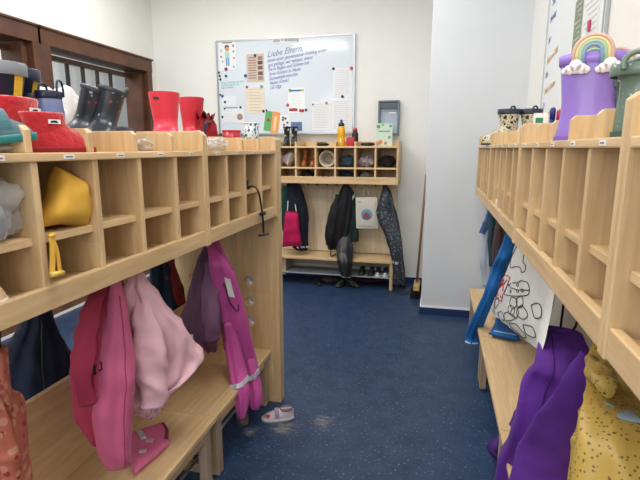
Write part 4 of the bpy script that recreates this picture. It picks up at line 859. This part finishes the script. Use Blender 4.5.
q('title_print', -.7, .72, .6, .86, plain('title blue', (60, 130, 190))); q('figure_print', -.9, -.85, .1, -.62, plain('figure red', (176, 50, 56))); q('figure_print', .3, -.95, .9, -.70, MC['figure red']); d('sun_print', .75, .8, .014, plain('sun yellow', (226, 180, 50)))
for lab, x0, y0, x1, y1, n in (('typed letter at upper right of the whiteboard', 333, 68, 352, 97, 14), ('attendance table sheet at lower right, left one', 312, 102, 331, 130, 15), ('attendance table sheet at lower right corner, under the letter', 331.5, 99, 352, 131, 15)):
    sheet(lab, x0, y0, x1, y1, PW, (n, PG, -.78, .8))
sheet('faint typed note at left of whiteboard below teal writing', 222, 96, 236, 106, plain('faint paper', (226, 228, 234)), (3, PG, -.7, .7))
o, q, d = sheet('white note with small portrait at lower left of whiteboard', 222, 107, 244, 123, PW, (6, PG, -.8, .1)); q('title_print', -.7, .84, .5, .96, plain('violet title', (110, 120, 190))); d('portrait_print', .62, -.25, .034, plain('portrait brown', (166, 128, 120)))
o, q, d = sheet('green leaflet with red berry on lower whiteboard, tilted right', 264.5, 111, 271.5, 131, plain('leaflet green', (96, 166, 96), .6), tilt=-.16); d('berry_print', .1, .1, .018, MC['figure red'])
o, q, d = sheet('orange leaflet leaning beside the green leaflet', 271.5, 112, 279, 134, plain('leaflet orange', (232, 150, 74), .6), tilt=-.16); q('title_print', -.4, -.7, .3, .6, plain('leaflet pale', (236, 206, 166)))
o, q, d = sheet('small photo sheet with dark speckles beside orange leaflet', 280, 115, 290, 129, PW); [d('blot_print', u, v, .012, DK) for u, v in ((-.4, .3), (.1, .5), (.5, -.1), (-.2, -.4), (.4, -.7))]
sheet('dark blue photo card behind the black and white boots', 291, 122, 302, 131, plain('card blue', (84, 108, 150), .5))
sheet('paper label heading along the top of whiteboard', 272, 39.5, 300, 43, PW)[0]
hd = [x for x in COL.objects if x.name.startswith('paper_sheet') and x.parent is None][-1]
text('heading_print', 'Infos + Anleitung', .048, W(273, 42.6, .0045), (1, 0, .02), (0, 0, 1), DK, hd, wid=26*.0105)
mags = [(226, 69, (150, 30, 80), .018, 'plum red', 'at foot of the child poster'), (219, 72.5, (20, 20, 22), .011, 'small black', 'topmost of three at left edge of whiteboard'), (219.8, 76, (20, 20, 22), .011, 'small black', 'middle of three at left edge of whiteboard'), (220.5, 79.5, (20, 20, 22), .011, 'small black', 'lowest of three at left edge of whiteboard'),
 (226, 76, (30, 90, 74), .014, 'dark green', 'right of three black magnets'), (245.5, 75.8, (50, 90, 160), .017, 'blue', 'at left edge of the brown picture sheet'), (255, 55.5, (16, 16, 18), .014, 'black', 'on top of the brown picture sheet'), (247, 87, (150, 40, 60), .013, 'dark red', 'on upper left corner of cream note'), (261.5, 86.5, (150, 150, 152), .016, 'grey', 'on upper right corner of cream note'),
 (222.5, 96, (60, 100, 180), .015, 'bright blue', 'near left edge below the teal writing'), (220.3, 94.8, (16, 16, 18), .009, 'tiny black', 'touching the bright blue magnet'), (225, 102, (16, 16, 18), .012, 'black', 'below the bright blue magnet'), (240.5, 107.3, (16, 16, 18), .012, 'black', 'on top right of portrait note'), (224.5, 108.7, (16, 16, 18), .010, 'black', 'on top left of portrait note'), (222.5, 117, (40, 50, 54), .012, 'dark grey', 'at left border of the portrait note'),
 (263.5, 111.2, (16, 16, 18), .014, 'black', 'at lower right corner of cream note'), (266.5, 110.2, (16, 16, 18), .009, 'small black', 'on top of the green leaflet'), (287.8, 105, (190, 60, 70), .016, 'red', 'at left edge of the party invitation'), (306, 110, (16, 16, 18), .013, 'black', 'at lower right corner of party invitation'), (290, 90.3, (110, 140, 120), .016, 'grey green', 'on top left of party invitation'),
 (333.5, 68.8, (24, 24, 26), .014, 'black', 'on top left of the typed letter'), (351.5, 68.3, (196, 60, 84), .018, 'pink red', 'on top right of the typed letter'), (342.5, 96.5, (24, 24, 26), .014, 'black', 'at foot of the typed letter'), (313, 104.5, (170, 80, 80), .009, 'small red', 'at top left of left attendance table'), (283, 117.5, (24, 24, 26), .010, 'black', 'on top of the speckled photo sheet'), (326.5, 103, (180, 120, 110), .014, 'rose', 'on top right of left attendance table')]
for x, y, cc, rr, nm, lab in mags:
    P = W(x, y, .004); single('magnet', MB().disc(P, (0, -1, 0), rr, .007, 16), plain('mag%s' % str(cc), cc, .4), 'round %s magnet %s' % (nm, lab), 'magnet', 'magnets on the back whiteboard', smooth=False)
# sensor box and leaflet
g = thing('display_case', 'grey framed wall display case right of the whiteboard', 'display case', (-.5, 4.95, 1.52))
GF = plain('grey frame', (96, 108, 118), .4, metal=.4); x0, x1, z0, z1 = -.605, -.395, 1.53, 1.862
part('case_frame', MB().box(x0, x0+.018, 4.93, 4.999, z0, z1).box(x1-.018, x1, 4.93, 4.999, z0, z1).box(x0+.018, x1-.018, 4.93, 4.999, z1-.016, z1).box(x0+.018, x1-.018, 4.93, 4.999, z0, z0+.014), GF, g, bevel=.002)
part('case_back', MB().box(x0+.018, x1-.018, 4.985, 4.998, z0+.014, z1-.016), plain('case pale blue', (164, 178, 192), .3), g)
part('case_header', MB().box(x0+.018, x1-.018, 4.94, 4.984, z1-.075, z1-.03), plain('case dark', (70, 78, 84), .4), g); part('lamp_strip', MB().box(-.50, -.43, 4.937, 4.9399, z1-.125, z1-.115), WHITE, g)
g = thing('leaflet', 'pale green leaflet with fruit pictures standing before the display case', 'leaflet', (-.51, 4.72, 1.418))
part('card', MB().box(-.593, -.437, 4.712, 4.722, 1.4185, 1.63), plain('mint paper', (198, 216, 196), .6), g)
for x, z, cc, rr in ((-.55, 1.455, (214, 130, 90), .022), (-.50, 1.445, (190, 110, 80), .014), (-.465, 1.50, (110, 160, 110), .014), (-.57, 1.60, (100, 150, 100), .018), (-.53, 1.615, (120, 170, 110), .012), (-.455, 1.605, (110, 160, 110), .014)): part('fruit_print', MB().disc((x, 4.712, z), (0, -1, 0), rr, .001, 14), plain('fruit%s' % str(cc), cc, .7), g)
part('title_print', MB().box(-.57, -.46, 4.7108, 4.7119, 1.55, 1.562), plain('title green', (120, 160, 120)), g)

# ---- items on and in the back unit
def bx_(px, y=4.72, z=1.418): P = at('y', y, px, 146); return Vector((P.x, y, z))
BW = dots('black and white pattern', (22, 22, 24), (206, 206, 206), 22, .26, .2, rough=.45)
boot('rain_boot', 'black boot with white pattern on back shelf, left of pair', tuple(bx_(287)), radians(-80), BW, BLACK, h=.19, top=.044, w=.06, L=.14, rim=BLACK, group='black and white boots'); boot('rain_boot', 'black boot with white pattern on back shelf, right of pair', tuple(bx_(294.5)), radians(-80), BW, BLACK, h=.19, top=.044, w=.06, L=.14, rim=BLACK, group='black and white boots')
P = bx_(341.2); g = thing('drinking_bottle', 'yellow drinking bottle with dark blue cap on back shelf', 'bottle', tuple(P)); YB_ = plain('yellow bottle', (232, 172, 20), .35)
part('bottle_body', MB().lathe([(.034, 0), (.038, .006), (.038, .06), (.033, .075), (.038, .09), (.038, .16), (.030, .185), (.024, .192)], P, 28), YB_, g, smooth=True); part('cap', MB().lathe([(.028, .19), (.030, .2), (.028, .215), (.012, .228), (.013, .245), (.009, .252)], P, 20), plain('dark blue plastic', (24, 30, 70), .4), g, smooth=True)
part('logo', MB().box(P.x-.006, P.x+.002, P.y-.0395, P.y-.037, P.z+.03, P.z+.075).box(P.x-.006, P.x+.012, P.y-.0395, P.y-.037, P.z+.03, P.z+.038), plain('bottle print', (240, 226, 190)), g)
P = bx_(350.5); g = thing('lunch_bag', 'small red pouch on back shelf right of the yellow bottle', 'pouch', tuple(P)); part('pouch_body', MB().loft([ellring(P.x, P.y, a, b_, P.z+z, sq=.6) for z, a, b_ in ((0, .038, .03), (.01, .042, .034), (.07, .042, .032), (.085, .036, .024))]), plain('tomato red cloth', (178, 44, 48), .6, bump=.2), g, smooth=True)
P = bx_(355, 4.80); g = thing('drinking_bottle', 'black bottle with red cap behind the red pouch', 'bottle', tuple(P)); part('bottle_body', MB().lathe([(.03, 0), (.032, .01), (.032, .12), (.02, .14)], P, 20), BLACK, g, smooth=True); part('cap', MB().lathe([(.022, .14), (.024, .165), (.012, .175)], P, 16), plain('cap red', (176, 50, 56), .4), g, smooth=True)
for px, lab in ((322, 'dark flat sandals lying on back shelf left of the yellow bottle'), (368, 'dark cap lying on back shelf before display case')): 
    P = bx_(px); lump('cap' if px > 350 else 'sandal', lab, 'cap' if px > 350 else 'sandal', (P.x, P.y, P.z+.018), (.07, .06, .018), BLACK, px, .2, z0=P.z)
def cell(i): return (-1.57, -1.372, -1.17, -.974, -.778, -.583, -.383)[i]
Zm, Zb = 1.214, 1.093
GP = plain('pale lilac grey rubber', (190, 182, 186), .5)
g = boot('rain_boot', 'pale grey boot lying in first cell of back cubby shelf', (-1.50, 4.83, Zm+.04), radians(-20), GP, WHITE, h=.17, top=.05, L=.14, tilt=(0, -1.15)); g.location = (-1.47, 4.76, Zm+.045)
BRN = plain('tan brown rubber', (170, 96, 42), .4)
for dx, nm in ((-.045, 'left'), (.045, 'right')): boot('rain_boot', 'tan brown boot in second cell of back cubby shelf, '+nm+' of pair', (-1.27+dx, 4.78, Zm), radians(-90), BRN, plain('brown sole', (90, 50, 28)), h=.17, top=.04, w=.055, L=.13, group='tan boots in the back cubby')
g = thing('basket', 'round beige woven basket tipped in third cell of back shelf', 'basket', (-1.07, 4.74, Zm+.09)); bk = MB()
for k in range(7): bk.tube([(-1.07+(.075-.004*k)*cos(a*pi/12), 4.70+.02*k, Zm+.08+(.075-.004*k)*sin(a*pi/12)) for a in range(25)], .010, 6)
part('woven_body', bk, fabric('beige wool', (196, 184, 166), var=.1), g, smooth=True); part('basket_base', MB().disc((-1.07, 4.83, Zm+.08), (0, -1, 0), .055, .006), MC['beige wool'], g)
lump('knit_hat', 'slate blue knitted hat in fourth cell of back shelf', 'hat', (-.865, 4.75, Zm+.06), (.075, .06, .062), fabric('slate knit', (44, 64, 86)), 12, .3, z0=Zm)
lump('floral_scarf', 'grey and pink patterned scarf in fifth cell of back shelf', 'scarf', (-.68, 4.75, Zm+.055), (.075, .06, .058), dots('floral grey cloth', (150, 146, 150), (176, 100, 110), 26, .25, .2, spot2=(60, 64, 70)), 13, .45, z0=Zm)
lump('fleece_hat', 'black fleece hat in sixth cell of back shelf', 'hat', (-.48, 4.75, Zm+.055), (.08, .06, .055), fabric('black fleece', (22, 22, 26)), 14, .35, z0=Zm)
lump('gloves', 'black gloves in lower second cell of back shelf', 'gloves', (-1.27, 4.74, Zb+.042), (.055, .05, .04), BK, 15, .4, z0=Zb)
lump('gloves', 'dark navy gloves in lower fourth cell of back shelf', 'gloves', (-.87, 4.74, Zb+.04), (.07, .05, .038), NAVY, 16, .4, z0=Zb)
lump('scarf', 'grey mottled cloth in lower fifth cell of back shelf', 'scarf', (-.68, 4.74, Zb+.038), (.07, .05, .034), dots('mottled grey cloth', (120, 112, 108), (60, 50, 50), 30, .3), 17, .5, z0=Zb)
# broom in the nook
g = thing('broom', 'wooden broom leaning in the nook beside the projecting wall', 'broom', (-.15, 4.58, 0))
A, B = Vector((-.15, 4.58, .13)), Vector((-.103, 4.60, 1.16))
part('broom_handle', MB().tube([A, (A+B)/2, B], .011, 12), plain('brown broom wood', (126, 92, 62), .5, var=.1), g, smooth=True)
part('broom_head', MB().box(-.178, -.122, 4.46, 4.70, .07, .125), plain('broom wood', (200, 160, 104), .5, var=.1), g, bevel=.008)
bm_ = MB()
for i in range(9):
    for j in range(24):
        x, y = -.182+i*.008, 4.445+j*.0115; bm_.tube([(x, y, .076), (x+(i-4)*.006, y+(j-11.5)*.001, .003)], .0035, 4)
o = part('bristles', bm_, plain('black bristle', (24, 22, 22), .8), g); o['kind'] = 'stuff'
# shoes on the back grate / floor
NS = plain('navy shoe cloth', (26, 36, 70), .7); DS = plain('dark shoe cloth', (40, 40, 44), .7)
for px, m, s_, lab in ((361, DS, BLACK, 'dark grey shoe on back shoe shelf, first from left'), (371, DS, BLACK, 'dark grey shoe on back shoe shelf, second from left'), (378, NS, WHITE, 'navy shoe with white toe on back shoe shelf, left of pair'), (385.5, NS, WHITE, 'navy shoe with white toe on back shoe shelf, right of pair')):
    P = at('z', .135, px, 275); q = shoe('shoe', lab, (P.x, 4.74, .1355), radians(-90), m, s_, L=.17, w=.068, h=.06)
    if m is NS: part('toe_cap', MB().loft([[Vector((.052+.012*k, (.031-.010*k)*cos(a)*1.02, .012+(.028-.007*k)*sin(a))) for a in [pi*j/10 for j in range(11)]] for k in range(3)], True, True), WHITE, q, True, True)
for px, lab, yaw in ((318, 'black shoe on floor under the back bench', -60),): P = at('z', 0, px, 284); shoe('shoe', lab, (P.x, P.y, 0), radians(yaw), BK, BLACK, L=.17)
P = at('z', 0, 330, 282); lump('mitten', 'mottled brown and grey mittens on floor under back bench', 'mittens', (P.x, P.y, .03), (.10, .06, .03), dots('mottled brown', (70, 62, 58), (140, 110, 90), 24, .25), 21, .4, z0=0)
for px, lab, yaw in ((341, 'black patterned boot lying on floor below black trousers, left', -110), (352, 'black patterned boot lying on floor below black trousers, right', -30)): P = at('z', 0, px, 286); shoe('ankle_boot', lab, (P.x, P.y, 0), radians(yaw), dots('camouflage cloth', (44, 44, 40), (120, 120, 104), 30, .22), BLACK, L=.18, h=.075, cat='boot')
P = at('z', 0, 366, 282); lump('scarf', 'dull red cloth lying on floor under the back bench', 'scarf', (P.x, P.y+.02, .018), (.17, .05, .02), fabric('dull red cloth', (96, 44, 56)), 22, .3, z0=0)

# ---- lilac shoe on the floor
P = at('z', 0, 278, 419); LS = dots('lilac pearl cloth', (196, 182, 196), (210, 200, 206), 30, .3, rough=.45)
g = shoe('shoe', 'lilac velcro shoe lying alone on blue floor by end panel', (P.x, P.y+.0, .0), radians(203), LS, plain('pale sole', (206, 202, 204), .5), L=.168, w=.070, h=.060, high=.0, hole=.46, strap=plain('lilac strap', (150, 134, 152), .5), lining=plain('shoe lining', (120, 100, 112)))
part('star_print', MB().disc((.052, .022, .033), (.35, .75, .7), .010, .003, 10).disc((.062, .012, .032), (.5, .3, .8), .007, .003, 10), plain('star red', (190, 50, 70)), g, True, label='red star print')
P = at('z', 0, 243, 423); shoe('shoe', 'grey brown shoe under the bench behind magenta dungarees', (P.x-.02, P.y+.04, 0), radians(-60), fabric('grey brown cloth', (110, 96, 92)), plain('grey sole2', (80, 74, 72)), L=.17)
P = at('z', 0, 180, 476); shoe('shoe', 'dark shoe in the shadow under the near left bench', (P.x-.12, P.y, 0), radians(-30), fabric('dark plum cloth', (60, 44, 52)), BLACK, L=.17)
# ---- things inside the left cubbies
Zl = 1.215; Zk = 1.093
YW = fabric('mustard yellow cloth', (222, 172, 66), rough=.7, var=.08)
yc = .925; g = thing('drawstring_bag', 'mustard yellow cloth bag with hanging strap in left cubby', 'bag', (-.88, yc, Zl))
def crumpled(rows, seed):
    rings = []
    for k, (x, z, ry, rz) in enumerate(catmull(rows, 22)):
        rings.append([Vector((x, yc2+ry*cos(t)*(1+.10*sin(3*t+k*.3+seed)), max(zfl+.001, z+rz*sin(t)*(1+.12*sin(4*t+seed+k*.2)))))+noise.noise_vector(Vector((x*14, cos(t)*2, sin(t)*2+seed)))*.007 for t in [2*pi*j/32 for j in range(32)]])
    for rg in rings:
        for v in rg: v.z = max(v.z, zfl+.001)
    return MB().loft(rings)
yc2, zfl = .925, Zl
mb, FY = pillow([at('x', -.865, 53, 168), at('x', -.845, 82, 186), at('x', -.84, 87, 227), at('x', -.865, 34, 232)], .045, 26, 4, .022); part('bag_body', mb, YW, g, smooth=True)
mb, FY = pillow([at('x', -.85, 72, 186), at('x', -.835, 98, 201), at('x', -.835, 90, 218), at('x', -.85, 70, 224)], .022, 18, 8, .008); part('bag_corner', mb, YW, g, smooth=True)
s0 = [at('x', -.818, 51, 233), at('x', -.795, 51, 237), at('x', -.788, 52.5, 245), at('x', -.79, 52.5, 262), at('x', -.79, 52, 275)]
s1 = [at('x', -.792, 53, 240), at('x', -.788, 57, 252), at('x', -.788, 60, 272), at('x', -.79, 60, 275)]
st = part('strap', MB().tube(spath(s0), .006, 8, .35).tube(spath(s1), .006, 8, .35), YW, g, smooth=True)
part('strap_toggle', MB().tube([at('x', -.785, 51, 275), at('x', -.785, 63, 272.5)], .006, 8), plain('yellow plastic', (230, 190, 90), .4), st, smooth=True)
part('strap_slider', MB().tube([at('x', -.785, 49, 236), at('x', -.785, 55, 235)], .004, 8), plain('yellow plastic', (230, 190, 90), .4), st, smooth=True)
lump('plastic_bag', 'crinkled clear plastic bag with clothes in nearest left cubby', 'plastic bag', (-.865, .745, Zl+.068), (.055, .085, .075), clearplastic(), 31, .35, z0=Zl)
lump('cloth_bundle', 'blue grey clothing inside the clear plastic bag', 'clothing', (-.875, .74, Zl+.045), (.045, .068, .042), fabric('blue grey cloth', (66, 76, 96)), 32, .3, z0=Zl+.005)
shoe('slipper', 'beige slipper standing in lower cell of the nearest left cubby', (-.87, .725, Zk+.001), radians(0), fabric('beige felt', (206, 176, 138)), fabric('cream wool', (224, 214, 198)), L=.12, w=.062, h=.075, cat='slipper')
g = thing('strap', 'black strap hanging out of the left cubby beside the end panel', 'strap', tuple(at('x', -.84, 247, 180)))
part('webbing', MB().tube(spath([at('x', -.90, 248.5, 189), at('x', -.84, 249, 187), at('x', -.80, 254, 186.5), at('x', -.79, 258.5, 192), at('x', -.785, 261, 205), at('x', -.785, 263, 220), at('x', -.785, 263.5, 233)], 40), .009, 8, .4), BLACK, g, smooth=True)
part('strap_clip', MB().tube([at('x', -.785, 259, 235.5), at('x', -.785, 268, 234)], .006, 8), BLACK, g, smooth=True)
part('strap_slider', MB().tube([at('x', -.785, 261.5, 214), at('x', -.785, 264.5, 213)], .010, 8), BLACK, g, smooth=True)
lump('cloth_bundle', 'black cloth bundle in the left cubby behind the black strap', 'clothing', (-.90, 2.05, Zl+.03), (.06, .06, .028), BK, 35, .3, z0=Zl)
# ---- small bag in the far right cubby
g = thing('toiletry_bag', 'small black and white bag standing in a far right cubby', 'bag', (.33, 2.785, 1.096))
g.location = (.345, 2.62, 1.096)
mb = MB().loft([[p+Vector((.345, 2.58, 1.097)) for p in ellring(0, 0, a, b_, z, sq=.7)] for z, a, b_ in ((0, .05, .06), (.03, .055, .065), (.045, .05, .06))]); part('bag_base', mb, plain('cream cloth', (214, 206, 190), .7), g, smooth=True)
mb = MB().loft([[p+Vector((.345, 2.58, 1.097)) for p in ellring(0, 0, a, b_, z, sq=.8)] for z, a, b_ in ((.045, .045, .055), (.09, .042, .052), (.12, .03, .04), (.13, .02, .03))]); part('bag_top', mb, BLACK, g, smooth=True)
